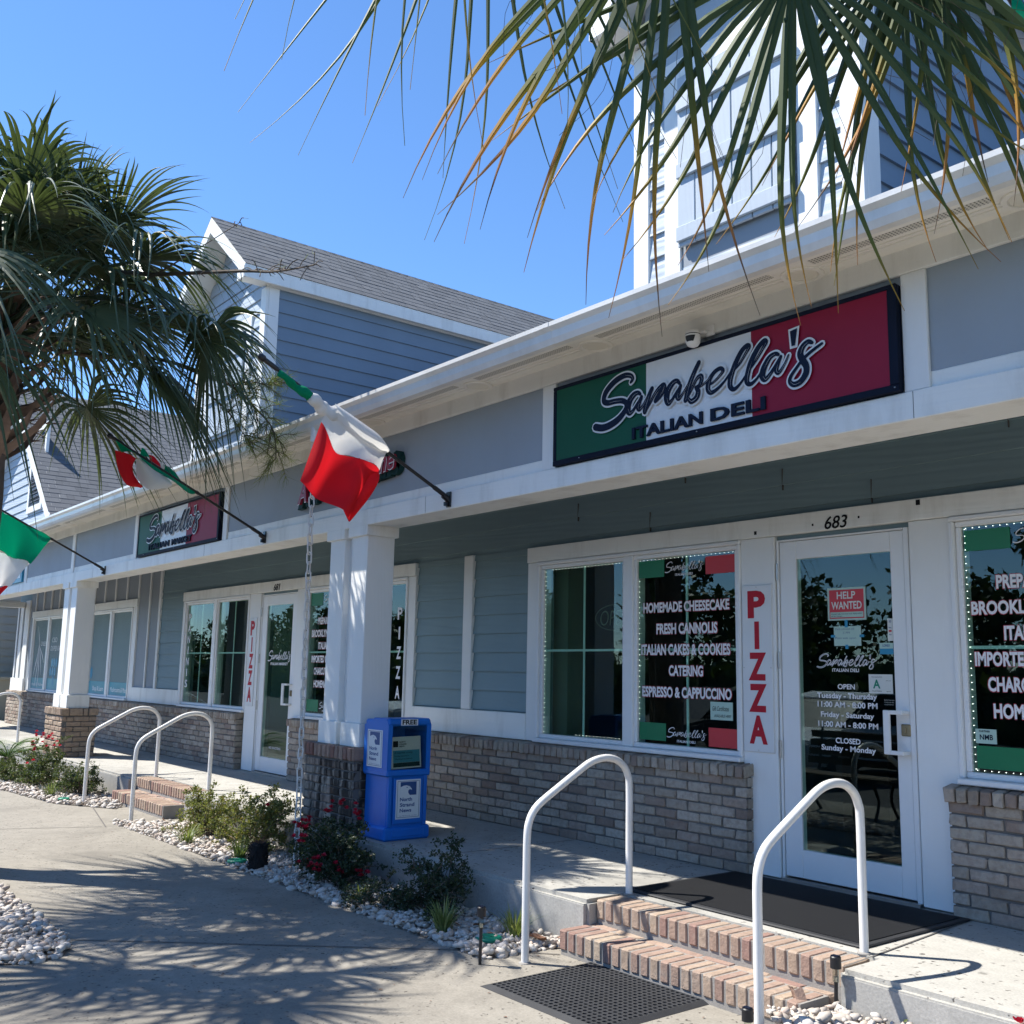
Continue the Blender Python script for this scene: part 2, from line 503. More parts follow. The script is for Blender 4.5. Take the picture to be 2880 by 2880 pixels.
# brick: each brick is its own island
def brick(name, stops, stain=0.0):
    t = NT(name); r = t.island()
    col = t.ramp(r, stops)
    v = t.coord()
    n = t.noise(v, 28, 5, .65); col = t.mix(t.ramp(n, [(.42, 0.0), (.75, .55)]), col, (.16, .12, .10))
    n3 = t.noise(t.coord((1, 1, 1.6)), 9, 4); col = t.mix(t.ramp(n3, [(.55, 0.0), (.8, .5)]), col, (.42, .37, .31))
    if stain:
        d = t.noise(t.coord((11, 11, 1.1)), 1.0, 6, .62)
        col = t.mix(t.math('MULTIPLY', t.ramp(d, [(.42, 0.0), (.53, 1.0)]), stain), col, (.022, .018, .016))
    t.base(col); t.set(.9, 0, .25)
    t.bump(t.math('ADD', t.noise(v, 70, 4, .7), t.math('MULTIPLY', n, .6)), .8, .006)
    return t.m
BR = [(0, (.27, .22, .175)), (.2, (.42, .365, .295)), (.4, (.32, .275, .225)), (.6, (.47, .41, .34)), (.8, (.36, .285, .23)), (1, (.24, .18, .145))]
M['brick'] = brick('tumbled brown brick', BR)
M['brick_stained'] = brick('black stained brick', BR, .93)
M['brick_cap'] = brick('reddish cap brick', [(0, (.30, .20, .16)), (.5, (.38, .27, .21)), (.8, (.30, .17, .13)), (1, (.22, .10, .08))])
M['brick_tan'] = brick('tan brick', [(0, (.33, .24, .17)), (.3, (.42, .32, .23)), (.6, (.36, .26, .19)), (1, (.44, .34, .25))])
M['brick_step'] = brick('step brick', [(0, (.31, .205, .165)), (.25, (.42, .32, .235)), (.45, (.36, .255, .20)), (.65, (.46, .37, .275)), (.85, (.29, .175, .145)), (1, (.43, .335, .25))])
M['mortar'] = plain('mortar', (.145, .138, .13), .95, .12, 8, .5, 120)
M['mortar_light'] = plain('pale mortar', (.27, .255, .235), .95, .12, 8, .5, 120)

def shingle_mat():
    t = NT('asphalt shingles')
    col = t.ramp(t.island(), [(0, (.105, .110, .116)), (.35, (.140, .146, .152)), (.7, (.175, .181, .187)), (1, (.122, .127, .133))])
    n = t.noise(t.coord(), 260, 2)
    col = t.mix(.5, col, t.ramp(n, [(.3, (.07, .073, .077)), (.7, (.22, .227, .235))]))
    t.base(col); t.set(.95, 0, .2); t.bump(n, .5, .004); return t.m
M['shingle'] = shingle_mat()

def concrete(name, a, b, pit, pits=1.0, scale=1.0, rgh=.88):
    """trowelled concrete with dark elongated pits of washed-out shell"""
    t = NT(name); v = t.coord()
    big = t.noise(v, 1.1, 5, .6); mid = t.noise(v, 9, 6, .7); fine = t.noise(v, 90, 3)
    col = t.ramp(big, [(.3, a), (.7, b)])
    col = t.mix(.35, col, t.ramp(mid, [(.3, sc(a, .72)), (.7, sc(b, 1.22))]))
    col = t.mix(.22, col, t.ramp(fine, [(.3, sc(a, .55)), (.7, sc(b, 1.4))]))
    st = t.noise(v, .55, 6, .62, .6); col = t.mix(t.ramp(st, [(.48, 0.0), (.64, .55)]), col, sc(a, .55))
    vo = t.node("ShaderNodeTexVoronoi", feature='F1'); vo.inputs["Scale"].default_value = 19*scale
    jit = t.noise(v, 30, 3)
    mp = t.node("ShaderNodeMapping"); mp.inputs["Scale"].default_value = (1, 1, 1)
    ad = t.node("ShaderNodeVectorMath", operation='ADD')
    sc_ = t.node("ShaderNodeVectorMath", operation='SCALE'); sc_.inputs["Scale"].default_value = .05
    nz = t.node("ShaderNodeTexNoise"); nz.inputs["Scale"].default_value = 40; t.link(v, nz.inputs["Vector"])
    t.link(nz.outputs["Color"], sc_.inputs[0]); t.link(v, ad.inputs[0]); t.link(sc_.outputs[0], ad.inputs[1])
    t.link(ad.outputs[0], vo.inputs["Vector"])
    keep = t.ramp(vo.outputs["Color"], [(.50, 0.0), (.53, 1.0)])
    hole = t.ramp(vo.outputs["Distance"], [(.17, 1.0), (.30, 0.0)])
    clump = t.ramp(t.noise(v, 2.3, 3), [(.36, 0.0), (.50, 1.0)])
    pm = t.math('MULTIPLY', t.math('MULTIPLY', keep, hole), clump)
    pm = t.math('MULTIPLY', pm, pits)
    col = t.mix(pm, col, pit)
    gum = t.node("ShaderNodeTexVoronoi", feature='F1'); gum.inputs["Scale"].default_value = 1.9; t.link(ad.outputs[0], gum.inputs["Vector"])
    col = t.mix(t.ramp(gum.outputs["Distance"], [(.035, .62), (.05, 0.0)]), col, sc(a, .38))
    t.base(col); t.set(rgh, 0, .3)
    t.bump(t.math('SUBTRACT', t.math('MULTIPLY', fine, .35), pm), .5, .006)
    return t.m
M['path'] = concrete('tan path concrete', (.235, .214, .178), (.30, .276, .234), (.07, .062, .052), .9, 1.7)
M['walk'] = concrete('pale walkway concrete', (.37, .356, .32), (.44, .426, .388), (.10, .09, .08), .95, 1.3)
M['curb'] = concrete('curb face', (.35, .34, .315), (.41, .40, .375), (.2, .19, .18), .15)
M['joint'] = plain('control joint', (.12, .11, .10), .95, .1)
M['soil'] = plain('soil', (.13, .11, .09), .95, .3, 20, .6, 90)

def pebble_mat():
    t = NT('washed white pebbles')
    col = t.ramp(t.island(), [(0, (.46, .42, .37)), (.2, (.58, .55, .50)), (.4, (.42, .36, .30)), (.55, (.62, .59, .55)), (.72, (.48, .38, .31)), (.86, (.55, .51, .46)), (1, (.34, .29, .25))])
    n = t.noise(t.coord(), 55, 4); col = t.mix(t.ramp(n, [(.45, 0.0), (.8, .4)]), col, (.34, .29, .24))
    t.base(col); t.set(.7, 0, .35); t.bump(t.noise(t.coord(), 90, 2), .25, .003); return t.m
M['pebble'] = pebble_mat()

def leaf(name, stops, trans=.3, rough=.5, tint=None, spec=.4):
    t = NT(name)
    if tint:
        at = t.node("ShaderNodeAttribute", attribute_name="tint")
        col = t.ramp(at.outputs["Fac"], tint)
        r = t.island()
        col = t.mix(.22, col, t.ramp(r, stops), 'MIX')
    else:
        col = t.ramp(t.island(), stops)
    t.base(col); t.set(rough, 0, spec)
    tl = t.node("ShaderNodeBsdfTranslucent")
    t.link(t.mix(1.0, col, (1.5, 1.5, .7), 'MULTIPLY'), tl.inputs["Color"])
    mx = t.node("ShaderNodeMixShader"); mx.inputs[0].default_value = trans
    t.link(t.p.outputs[0], mx.inputs[1]); t.link(tl.outputs[0], mx.inputs[2])
    t.link(mx.outputs[0], t.out.inputs["Surface"]); return t.m
M['rose_leaf'] = leaf('rose foliage', [(0, (.035, .060, .022)), (.4, (.060, .090, .030)), (.75, (.085, .115, .040)), (1, (.12, .12, .05))])
M['rose_dark'] = leaf('dark rose foliage', [(0, (.018, .035, .018)), (.5, (.030, .052, .024)), (1, (.048, .070, .030))], .2)
M['rose_light'] = leaf('light green foliage', [(0, (.09, .115, .035)), (.4, (.15, .175, .055)), (.8, (.215, .225, .075)), (1, (.22, .16, .07))], .35)
M['petal'] = leaf('red rose petals', [(0, (.28, .004, .02)), (.5, (.42, .008, .035)), (1, (.52, .02, .06))], .2)
M['grass'] = leaf('grass blades', [(0, (.09, .13, .04)), (.5, (.16, .21, .07)), (.8, (.24, .28, .12)), (1, (.32, .32, .18))], .3)
M['cycad'] = leaf('cycad fronds', [(0, (.04, .09, .02)), (.6, (.08, .16, .03)), (1, (.13, .22, .05))], .3)
M['tree_leaf'] = leaf('tree foliage', [(0, (.02, .04, .014)), (.5, (.04, .07, .02)), (1, (.07, .10, .03))], .2)
M['needle'] = leaf('feathery foliage', [(0, (.10, .14, .03)), (.5, (.16, .20, .05)), (1, (.24, .27, .08))], .3)
PT = [(0, (.065, .095, .045)), (.5, (.085, .115, .058)), (1, (.11, .14, .075))]
M['palm'] = leaf('palm fronds', PT, .18, .38, [(0, (.080, .110, .055)), (.55, (.080, .108, .055)), (.75, (.11, .12, .055)), (.9, (.30, .16, .045)), (1, (.13, .085, .05))])
M['palm_tip'] = leaf('palm fronds with dry tips', PT, .10, .55, spec=.15, tint=[(0, (.055, .085, .038)), (.50, (.065, .098, .036)), (.62, (.16, .16, .025)), (.72, (.50, .25, .03)), (.84, (.42, .16, .05)), (.93, (.14, .085, .06)), (1, (.14, .10, .08))])

def cloth(name, c):
    t = NT(name); t.base(c); t.set(.75, 0, .2)
    t.bump(t.noise(t.coord((1, 1, 1)), 38, 5, .7), .25, .004)
    tl = t.node("ShaderNodeBsdfTranslucent"); tl.inputs["Color"].default_value = (*c, 1)
    mx = t.node("ShaderNodeMixShader"); mx.inputs[0].default_value = .35
    t.link(t.p.outputs[0], mx.inputs[1]); t.link(tl.outputs[0], mx.inputs[2]); t.link(mx.outputs[0], t.out.inputs["Surface"])
    return t.m
M['flag_green'] = cloth('green nylon', (.0, .27, .125))
M['flag_white'] = cloth('white nylon', (.76, .75, .72))
M['flag_red'] = cloth('red nylon', (.66, .014, .022))

def perforated():
    t = NT('perforated soffit strip')
    sp = t.node("ShaderNodeSeparateXYZ"); t.link(t.tc.outputs["Object"], sp.inputs[0])
    fx = t.math('FRACT', t.math('MULTIPLY', sp.outputs[0], 60)); fy = t.math('FRACT', t.math('MULTIPLY', sp.outputs[1], 62))
    hx = t.math('LESS_THAN', fx, .42); hy = t.math('LESS_THAN', fy, .62)
    col = t.mix(t.math('MULTIPLY', hx, hy), (.68, .65, .58), (.10, .09, .08))
    t.base(col); t.set(.5); return t.m
M['perf'] = perforated()

def mat_tread():
    """ribbed scraper mat: square fields of ribs turned alternately"""
    t = NT('ribbed rubber mat')
    sp = t.node("ShaderNodeSeparateXYZ"); t.link(t.tc.outputs["Object"], sp.inputs[0])
    x, y = sp.outputs[0], sp.outputs[1]
    cx = t.math('FLOOR', t.math('MULTIPLY', x, 5.2)); cy = t.math('FLOOR', t.math('MULTIPLY', y, 5.2))
    par = t.math('FRACT', t.math('MULTIPLY', t.math('ADD', cx, cy), .5)); par = t.math('GREATER_THAN', par, .25)
    rx = t.math('FRACT', t.math('MULTIPLY', x, 75)); ry = t.math('FRACT', t.math('MULTIPLY', y, 75))
    rib = t.math('ADD', t.math('MULTIPLY', rx, par), t.math('MULTIPLY', ry, t.math('SUBTRACT', 1.0, par)))
    h = t.math('PINGPONG', rib, .5)
    t.base(t.ramp(h, [(.05, (.005, .005, .006)), (.4, (.020, .021, .023))])); t.set(.75, 0, .15)
    t.bump(h, .35, .004); return t.m
M['tread'] = mat_tread()
# ---------------------------------------------------------------- ground, path, raised walkway
PZ = -0.26                      # lower path level (walkway top is z = 0)
m = MB(); m.box(-260, 260, -320, 260, -1.2, PZ-.16)
g = m.build('ground', M['darkgrey']); tag(g, kind='structure')
m = MB(); m.cbox(-45, 9, -5.9, -.6, PZ-.30, PZ, .012)
g = m.build('path', M['path']); tag(g, kind='structure')
m = MB()
for (x0, y0, x1, y1) in [(-4.62, -1.86, -8.0, -5.9), (-4.62, -1.86, -4.40, -1.66), (-10.2, -2.3, -11.6, -5.9), (-10.15, -2.28, -11.9, -1.9), (-2.75, -1.6, -3.6, -5.9)]:
    d = Vector((x1-x0, y1-y0, 0)); n = Vector((-d.y, d.x, 0)).normalized()*.006
    m.add([(x0-n.x, y0-n.y, PZ+.004), (x1-n.x, y1-n.y, PZ+.004), (x1+n.x, y1+n.y, PZ+.004), (x0+n.x, y0+n.y, PZ+.004)], [(0, 1, 2, 3)])
g = m.build('path_joint', M['joint']); tag(g, kind='structure')

EDGE = -1.47                    # street edge of the raised walkway
def walk_poly(a, b):
    return [(a, .05), (a, EDGE), (b, EDGE), (b, .05)]
m = MB()
xs = [(-45, -11.97, EDGE), (-11.97, -10.33, -1.195), (-10.33, -4.40, EDGE), (-4.40, -2.79, -1.195), (-2.79, 8, EDGE)]
top = [(-45, .05)]
for a, b, y in xs: top += [(a, y), (b, y)]
top += [(8, .05)]
m.zprism([top[i] for i in range(len(top))], PZ-.3, 0.0)
g = m.build('walkway', M['walk'], bevel=.022, recalc=True); tag(g, kind='structure')
m = MB()
for (a, b) in [(-45, -11.99), (-10.31, -4.42), (-2.77, 8)]:
    m.box(a, b, EDGE-.004, EDGE+.02, PZ-.1, -.03)
g = m.build('curb', M['curb']); tag(g, kind='structure')
m = MB()
for (x0, y0, x1, y1) in [(-2.78, -1.44, -2.92, -.02), (-6.0, -1.45, -6.0, -.12), (-8.9, -1.45, -8.9, -.12), (-4.41, -1.44, -4.41, -.12), (-10.3, -1.44, -10.3, -.12), (-12.0, -1.44, -12.0, -.12), (-14.9, -1.0, -14.9, -.12)]:
    d = Vector((x1-x0, y1-y0, 0)); n = Vector((-d.y, d.x, 0)).normalized()*.005
    m.add([(x0-n.x, y0-n.y, .004), (x1-n.x, y1-n.y, .004), (x1+n.x, y1+n.y, .004), (x0+n.x, y0+n.y, .004)], [(0, 1, 2, 3)])
g = m.build('walkway_joint', M['joint']); tag(g, kind='structure')

# ---------------------------------------------------------------- bricks
def one_brick(mb, x0, x1, y0, y1, z0, z1, jit=.004, b=.007):
    o = len(mb.v); M0 = mb.M; mb.M = None
    mb.cbox(x0, x1, y0, y1, z0, z1, b)
    for i in range(o, len(mb.v)):
        p = mb.v[i]
        q = (p[0]+rnd.uniform(-jit, jit), p[1]+rnd.uniform(-jit, jit), p[2]+rnd.uniform(-jit, jit))
        mb.v[i] = tuple(M0 @ Vector(q)) if M0 is not None else q
    mb.M = M0

def brick_face(mb, x0, x1, z0, rows, yf, depth=.06, bl=.203, rh=.0677, mo=.010):
    """running bond facing -y"""
    for r_ in range(rows):
        z = z0 + r_*rh; x = x0 - (bl/2 if r_ % 2 else 0)
        while x < x1 - .02:
            a = max(x, x0); b = min(x+bl-mo, x1)
            if b-a > .025: one_brick(mb, a, b, yf-rnd.uniform(0, .004), yf+depth, z+mo*.5, z+rh-mo*.5)
            x += bl
def rowlock(mb, x0, x1, z0, z1, y0, y1, pitch=.0677, mo=.011, jit=.004):
    x = x0
    while x < x1-.02:
        o = len(mb.v)
        one_brick(mb, x, min(x+pitch-mo, x1), y0-rnd.uniform(0, jit), y1, z0, z1, jit)
        x += pitch

# ---------------------------------------------------------------- brick steps
def make_steps(x0, x1, label):
    t = thing('brick_steps', label, 'steps', (x0, -1.4, PZ), 'brick steps up to the walkway')
    b = MB(); mo = MB()
    mo.box(x0+.01, x1-.004, -1.40+.005, -1.205, PZ, -.0035)
    mo.box(x0-.012, x1-.058, -1.655+.006, -1.385, PZ-.1, -.1345)
    b.M = None
    rowlock(b, x0+.005, x1, -.100, 0.001, -1.402, -1.202, jit=.0013)
    brick_face(b, x0+.005, x1-.02, -.170, 1, -1.385, .05)
    rowlock(b, x0-.02, x1-.05, -.232, -.130, -1.655, -1.455, jit=.0013)
    x = x0-.02
    while x < x1-.07:
        one_brick(b, x, min(x+.194, x1-.05), -1.446, -1.386, -.17, -.131); x += .203
    b.build('tread_bricks', M['brick_step'], t); mo.build('mortar_bed', M['mortar_light'], t)
    return t
make_steps(-4.395, -2.80, 'two tan brick steps leading up to the ribbed door mat')
make_steps(-11.95, -10.35, 'two brown brick steps behind the leafy green shrubs, far from camera')

# ---------------------------------------------------------------- planting beds of pebbles
BED_A = [(-4.56, -2.06), (-4.52, -1.62), (-4.43, -1.49), (-10.0, -1.49), (-10.02, -1.70), (-10.35, -2.14)]
BED_B = [(-11.35, -1.80), (-11.9, -1.49), (-22, -1.49), (-22, -2.45), (-13.75, -2.40), (-12.1, -2.22)]
BED_C = [(-5.80, -4.02), (-5.83, -3.86), (-5.97, -3.76), (-6.2, -3.72), (-10.6, -3.72), (-10.6, -5.0), (-9.0, -4.8), (-6.2, -4.34), (-5.92, -4.27)]
BED_D = [(-2.76, -1.49), (1.0, -1.49), (1.0, -2.6), (-2.3, -2.05), (-2.95, -1.72), (-2.87, -1.63)]
BED_D = [(-2.78, -1.49), (1.0, -1.49), (1.0, -2.2), (-2.45, -2.2), (-2.97, -1.72), (-2.87, -1.66)]
def inside(p, poly):
    x, y = p; c = False; n = len(poly)
    for i in range(n):
        x1, y1 = poly[i]; x2, y2 = poly[(i+1) % n]
        if (y1 > y) != (y2 > y) and x < (x2-x1)*(y-y1)/(y2-y1)+x1: c = not c
    return c
def soil_sheet(poly, name='planting_soil', h=.006):
    m = MB(); m.add([(x, y, PZ+h) for x, y in poly], [tuple(range(len(poly)))])
    g = m.build(name, M['soil'], recalc=True); tag(g, kind='structure')
    if g.data.polygons[0].normal.z < 0: g.data.flip_normals()
def ico():
    b = bmesh.new(); bmesh.ops.create_icosphere(b, subdivisions=1, radius=1)
    v = np.array([q.co[:] for q in b.verts]); f = np.array([[q.index for q in p.verts] for p in b.faces]); b.free(); return v, f
ICO_V, ICO_F = ico()
def pebbles(polys, seed):
    rg = np.random.default_rng(seed); V = []; 
    for poly in polys:
        xs = [p[0] for p in poly]; ys = [p[1] for p in poly]
        x0, x1, y0, y1 = min(xs), max(xs), min(ys), max(ys)
        for layer, (dens, zz) in enumerate([(1250, .004), (800, .020), (210, .034)]):
            far = 1.0 if x1 > -11 else .55
            n = int((x1-x0)*(y1-y0)*dens*far)
            X = rg.uniform(x0, x1, n); Y = rg.uniform(y0, y1, n)
            for x, y in zip(X, Y):
                if inside((x, y), poly): V.append((x, y, PZ + zz + (.085 if poly is BED_D else 0) + rg.uniform(-.004, .008)))
    V = np.array(V); n = len(V)
    r = rg.lognormal(math.log(.0150), .42, n).clip(.006, .038)
    sc3 = np.stack([r*rg.uniform(1.0, 1.65, n), r*rg.uniform(.8, 1.1, n), r*rg.uniform(.5, .85, n)], 1)
    base = ICO_V[None]*(1 + rg.uniform(-.13, .13, (n, len(ICO_V), 1)))
    P = base*sc3[:, None, :]
    a = rg.uniform(0, 2*pi, n); b = rg.normal(0, .35, n)
    ca, sa, cb, sb = np.cos(a), np.sin(a), np.cos(b), np.sin(b)
    x, y, z = P[..., 0], P[..., 1], P[..., 2]
    x2 = x*cb[:, None] + z*sb[:, None]; z2 = -x*sb[:, None] + z*cb[:, None]
    x3 = x2*ca[:, None] - y*sa[:, None]; y3 = x2*sa[:, None] + y*ca[:, None]
    P = np.stack([x3, y3, z2], -1) + V[:, None, :]
    nv = len(ICO_V); F = (ICO_F[None] + (np.arange(n)*nv)[:, None, None]).reshape(-1, 3)
    me = bpy.data.meshes.new('pebbles')
    me.vertices.add(n*nv); me.vertices.foreach_set('co', P.reshape(-1).astype(np.float32))
    me.loops.add(len(F)*3); me.loops.foreach_set('vertex_index', F.reshape(-1).astype(np.int32))
    me.polygons.add(len(F)); me.polygons.foreach_set('loop_start', np.arange(0, len(F)*3, 3, dtype=np.int32))
    me.update(calc_edges=True); me.shade_smooth(); me.materials.append(M['pebble'])
    o = bpy.data.objects.new('pebbles', me); C.objects.link(o); tag(o, kind='stuff'); return o
for p in (BED_A, BED_B, BED_C): soil_sheet(p)
soil_sheet(BED_D, h=.085)
pebbles([BED_A, BED_B, BED_C, BED_D], 3)
# ---------------------------------------------------------------- the shop building
bld = thing('shop_building', 'long grey blue shopping strip with white trim, covered porch and gabled dormers', 'building', (-9, 0, 0))
X0, X1 = -24.0, 3.5
# (x0, x1, z0, z1) holes in the shop wall
WIN = [(-22.56, -20.30, .70, 2.165), (-18.72, -16.575, .70, 2.165), (-14.375, -12.21, .70, 2.165), (-10.70, -8.55, .70, 2.165),
       (-6.565, -4.435, .70, 2.165), (-2.956, -.80, .70, 2.165)]
DOOR = [(-20.10, -19.06, 0, 2.14), (-11.88, -10.93, 0, 2.14), (-4.15, -3.215, 0, 2.14)]
holes = sorted(WIN + DOOR)
m = MB(); x = X0
for (a, b, c, d) in holes:
    m.box(x, a, 0, .14, 0, 3.1)
    if c > 0: m.box(a, b, 0, .14, 0, c)
    m.box(a, b, 0, .14, d, 3.1); x = b
m.box(x, X1, 0, .14, 0, 3.1)
m.box(X0, X0+.14, .14, 9, 0, 3.2)
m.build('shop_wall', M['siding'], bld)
# dark rooms behind the glass
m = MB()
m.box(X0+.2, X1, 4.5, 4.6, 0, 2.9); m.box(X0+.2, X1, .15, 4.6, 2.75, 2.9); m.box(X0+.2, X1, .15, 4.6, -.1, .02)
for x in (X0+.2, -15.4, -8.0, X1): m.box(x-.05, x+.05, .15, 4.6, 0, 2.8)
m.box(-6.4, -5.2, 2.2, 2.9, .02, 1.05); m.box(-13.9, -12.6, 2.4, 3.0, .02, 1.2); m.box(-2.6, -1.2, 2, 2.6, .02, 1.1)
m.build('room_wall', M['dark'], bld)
m = MB(); m.box(-13.15, -12.0, .75, .80, .02, 2.7); m.box(-6.60, -6.42, .17, .35, .7, 2.2)
m.build('partition_wall', M['olive'], bld)

def lap(mb, x0, x1, z0, z1, exp=.165, off=0.0):
    """lap siding on the local plane y = 0, facing -y"""
    z = z0 - off
    while z < z1-.003:
        a = max(z, z0); b = min(z+exp, z1)
        f = lambda q: -.021 + .018*(q-z)/exp
        if b-a > .004:
            mb.add([(x0, f(a), a), (x1, f(a), a), (x1, f(b), b), (x0, f(b), b), (x0, .01, a), (x1, .01, a), (x1, .01, b), (x0, .01, b)],
                   [(0, 1, 2, 3), (0, 4, 5, 1), (3, 2, 6, 7), (0, 3, 7, 4), (1, 5, 6, 2)])
        z += exp
m = MB(); 
lap(m, -15.39, -14.47, .925, 2.295); lap(m, -8.42, -7.625, .925, 2.295); lap(m, -7.49, -6.70, .925, 2.295)
lap(m, -15.39, 3.4, 2.295, 3.05, .165, .12)
lap(m, -.66, 3.4, .925, 2.295)
m.build('lap_siding', M['siding'], bld)
# butt joints of the siding boards
for (x, z) in [(-6.1, 2.46), (-4.95, 2.62), (-4.1, 2.46), (-3.45, 2.30), (-5.3, 2.30), (-8.9, 2.62), (-9.7, 2.46), (-1.9, 2.46), (-2.6, 2.62)]:
    m = MB(); m.box(x-.001, x+.001, -.0218, -.004, z+.01, z+.155); m.build('siding_joint', M['joint'], bld)
m = MB(); lap_y = MB()
m.box(-23.0, -15.46, -.012, .002, .70, 2.95)
m.build('board_panel', M['batten'], bld)
for x in (-15.89, -16.415, -16.98, -17.555, -18.115, -18.68, -19.24, -19.8, -20.35, -20.87, -21.43, -21.995, -22.545):
    if x > -16.40: z0 = .905
    else: z0 = 2.295
    boxes('batten_strip', M['trim_v'], bld, [(x-.022, x+.022, -.036, -.010, z0, 2.94)])
boxes('batten_strip', M['trim_v'], bld, [(-15.47, -15.39, -.040, -.008, .905, 2.95)])
# bottom skirt boards, head trims, pilasters
boxes('skirt_board', M['trim_h'], bld, [(a, b, -.045, .0, .70, .915) for (a, b) in [(-16.44, -14.46), (-8.42, -6.70), (-.67, 3.4)]])
boxes('head_trim', M['trim_h'], bld, [(a, b, -.052, .0, 2.168, 2.295) for (a, b) in [(-22.70, -18.9), (-18.85, -16.40), (-14.46, -8.42), (-6.70, -.66)]])
for (a, b, z0, z1) in [(-14.46, -14.375, .70, 2.165), (-12.21, -11.90, .01, 2.165), (-10.92, -10.70, .01, 2.165), (-8.55, -8.42, .70, 2.165),
                       (-6.70, -6.565, .70, 2.165), (-4.435, -4.16, .01, 2.165), (-3.205, -2.956, .01, 2.165), (-.80, -.66, .7, 2.165),
                       (-22.7, -22.56, .7, 2.165), (-20.3, -20.11, .01, 2.165), (-19.05, -18.72, .01, 2.165), (-16.575, -16.40, .70, 2.165), (-7.625, -7.49, .917, 2.30)]:
    boxes('pilaster_trim', M['trim_v'], bld, [(a, b, -.040, .0, z0, z1)])
boxes('corner_board', M['trim_v'], bld, [(-23.9, -23.45, -.05, 0, .945, 2.5), (-23.35, -23.0, -.04, 0, .945, 2.55), (-24, -22.98, -.06, 0, .66, .94)])
boxes('batten_strip', M['batten'], bld, [(-23.42, -23.38, -.045, -.0, .95, 2.5), (-23.72, -23.68, -.07, -.045, .95, 2.5)])

# brick plinth with sloping rowlock sill
m = MB(); mo = MB()
for (a, b) in [(-24.0, -20.12), (-19.03, -12.30), (-10.86, -4.37), (-3.0, 3.4)]:
    xs = a
    brick_face(m, a, b, .0, 9, -.100, .06)
    mo.box(a+.01, b-.01, -.089, -.001, 0, .61)
    x = a-.012
    while x < b:
        o = len(m.v); one_brick(m, x, min(x+.058, b+.012), -.132, .0, .612, .688)
        for i in range(o, len(m.v)):
            p = m.v[i]
            m.v[i] = (p[0], p[1], p[2] + (p[1]+.066)*.16)
        x += .0677
    for (e, s) in ((a, -1), (b, 1)):                                   # returned ends
        for r_ in range(9): one_brick(m, e-(.004 if s < 0 else .0), e+(.0 if s < 0 else .004), -.09, -.003, r_*.0677+.005, r_*.0677+.062, .001, .002)
pl = m.build('brick_plinth', M['brick'], bld); mo.build('mortar', M['mortar'], pl)

# ---- windows
def make_window(a, b, z0, z1, mid=None):
    """white twin window: frame > panes, muntins"""
    f = MB(); mid = mid or (a+b)/2
    lo, hi = z0+.062, z1-.060
    panes = [(a+.062, mid-.078), (mid+.078, b-.064)]
    def fr(x0, x1, zz0, zz1, y0, y1): f.cbox(x0, x1, y0, y1, zz0, zz1, .006)
    fr(a, b, z0-.005, z0+.028, -.085, .09); fr(a, b, z1-.028, z1, -.060, .09)
    fr(a, a+.030, z0+.0285, z1-.0285, -.056, .09); fr(b-.030, b, z0+.0285, z1-.0285, -.056, .09)
    fr(mid-.050, mid+.050, z0+.0285, z1-.0285, -.052, .09)
    for (p, q) in panes:
        fr(p-.032, q+.032, z0+.029, lo, -.034, .06); fr(p-.032, q+.032, hi, z1-.029, -.034, .06)
        fr(p-.032, p, lo+.0005, hi-.0005, -.033, .06); fr(q, q+.032, lo+.0005, hi-.0005, -.033, .06)
    w = f.build('window', M['white'], bld)
    for (p, q) in panes:
        g = MB(); g.box(p+.001, q-.001, -.012, -.006, lo+.001, hi-.001); g.build('pane', M['glass'], w)
    zc = (lo+hi)/2
    for (p, q) in panes:
        c = (p+q)/2; g = MB()
        g.box(c-.009, c+.009, .004, .012, lo, hi); g.box(p, c-.0092, .004, .012, zc-.009, zc+.009); g.box(c+.0092, q, .004, .012, zc-.009, zc+.009)
        g.build('muntin', M['muntin'], w)
    return w, panes, lo, hi
windows = [make_window(*q) for q in WIN]
YD = -.0165                                                            # face of lettering stuck on the glass

def lettering(w, rows, mat, name='lettering', edge=None, **kw):
    for (s, a, b, z, cap) in rows:
        m = MB(); text_on(m, s, a, b, z, cap, YD, **kw); m.build(name, mat, w)
        if edge:
            m = MB(); text_on(m, s, a-.004, b+.004, z-.004, cap+.008, YD+.0018, bold=kw.get('bold', .02)+.02)
            m.build('letter_edge', edge, w)
def logo(w, a, b, z0, z1, sub, sa, sb, sz, cap):
    m = MB(); script_on(m, a, b, z0, z1, YD-.0006); text_on(m, sub, sa, sb, sz, cap, YD, bold=.02); m.build('shop_logo', M['vinyl'], w)
def film(w, rects, mat, name):
    for (a, b, c, d) in rects:
        m = MB(); m.box(a, b, YD+.0005, YD+.003, c, d); m.build(name, mat, w)
def leds(w, lines):
    m = MB()
    for (x0, z0, x1, z1) in lines:
        n = int(math.hypot(x1-x0, z1-z0)/.038)
        for i in range(n+1):
            x = x0+(x1-x0)*i/n; z = z0+(z1-z0)*i/n; s = .0027
            m.add([(x+s, -.018, z), (x-s, -.018, z), (x, -.018, z+s), (x, -.018, z-s), (x, -.018-s, z), (x, -.0165, z)],
                  [(0, 2, 4), (2, 1, 4), (1, 3, 4), (3, 0, 4)])
    m.build('light_string', M['led'], w)
def note(w, a, b, c, d, mat, rows, ink, name='sticker', k=0.0, bold=.0):
    """small printed sheet on the glass"""
    m = MB(); m.box(a, b, YD-.002-k, YD, c, d); s = m.build(name, mat, w)
    return s
def print_on(w, rows, mat, k=0.0, bold=0.0, name='print', mirror=False, shear=0.0):
    m = MB()
    for (s, a, b, z, cap) in rows: text_on(m, s, a, b, z, cap, YD-.0032-k, bold=bold, mirror=mirror, shear=shear)
    return m.build(name, mat, w)

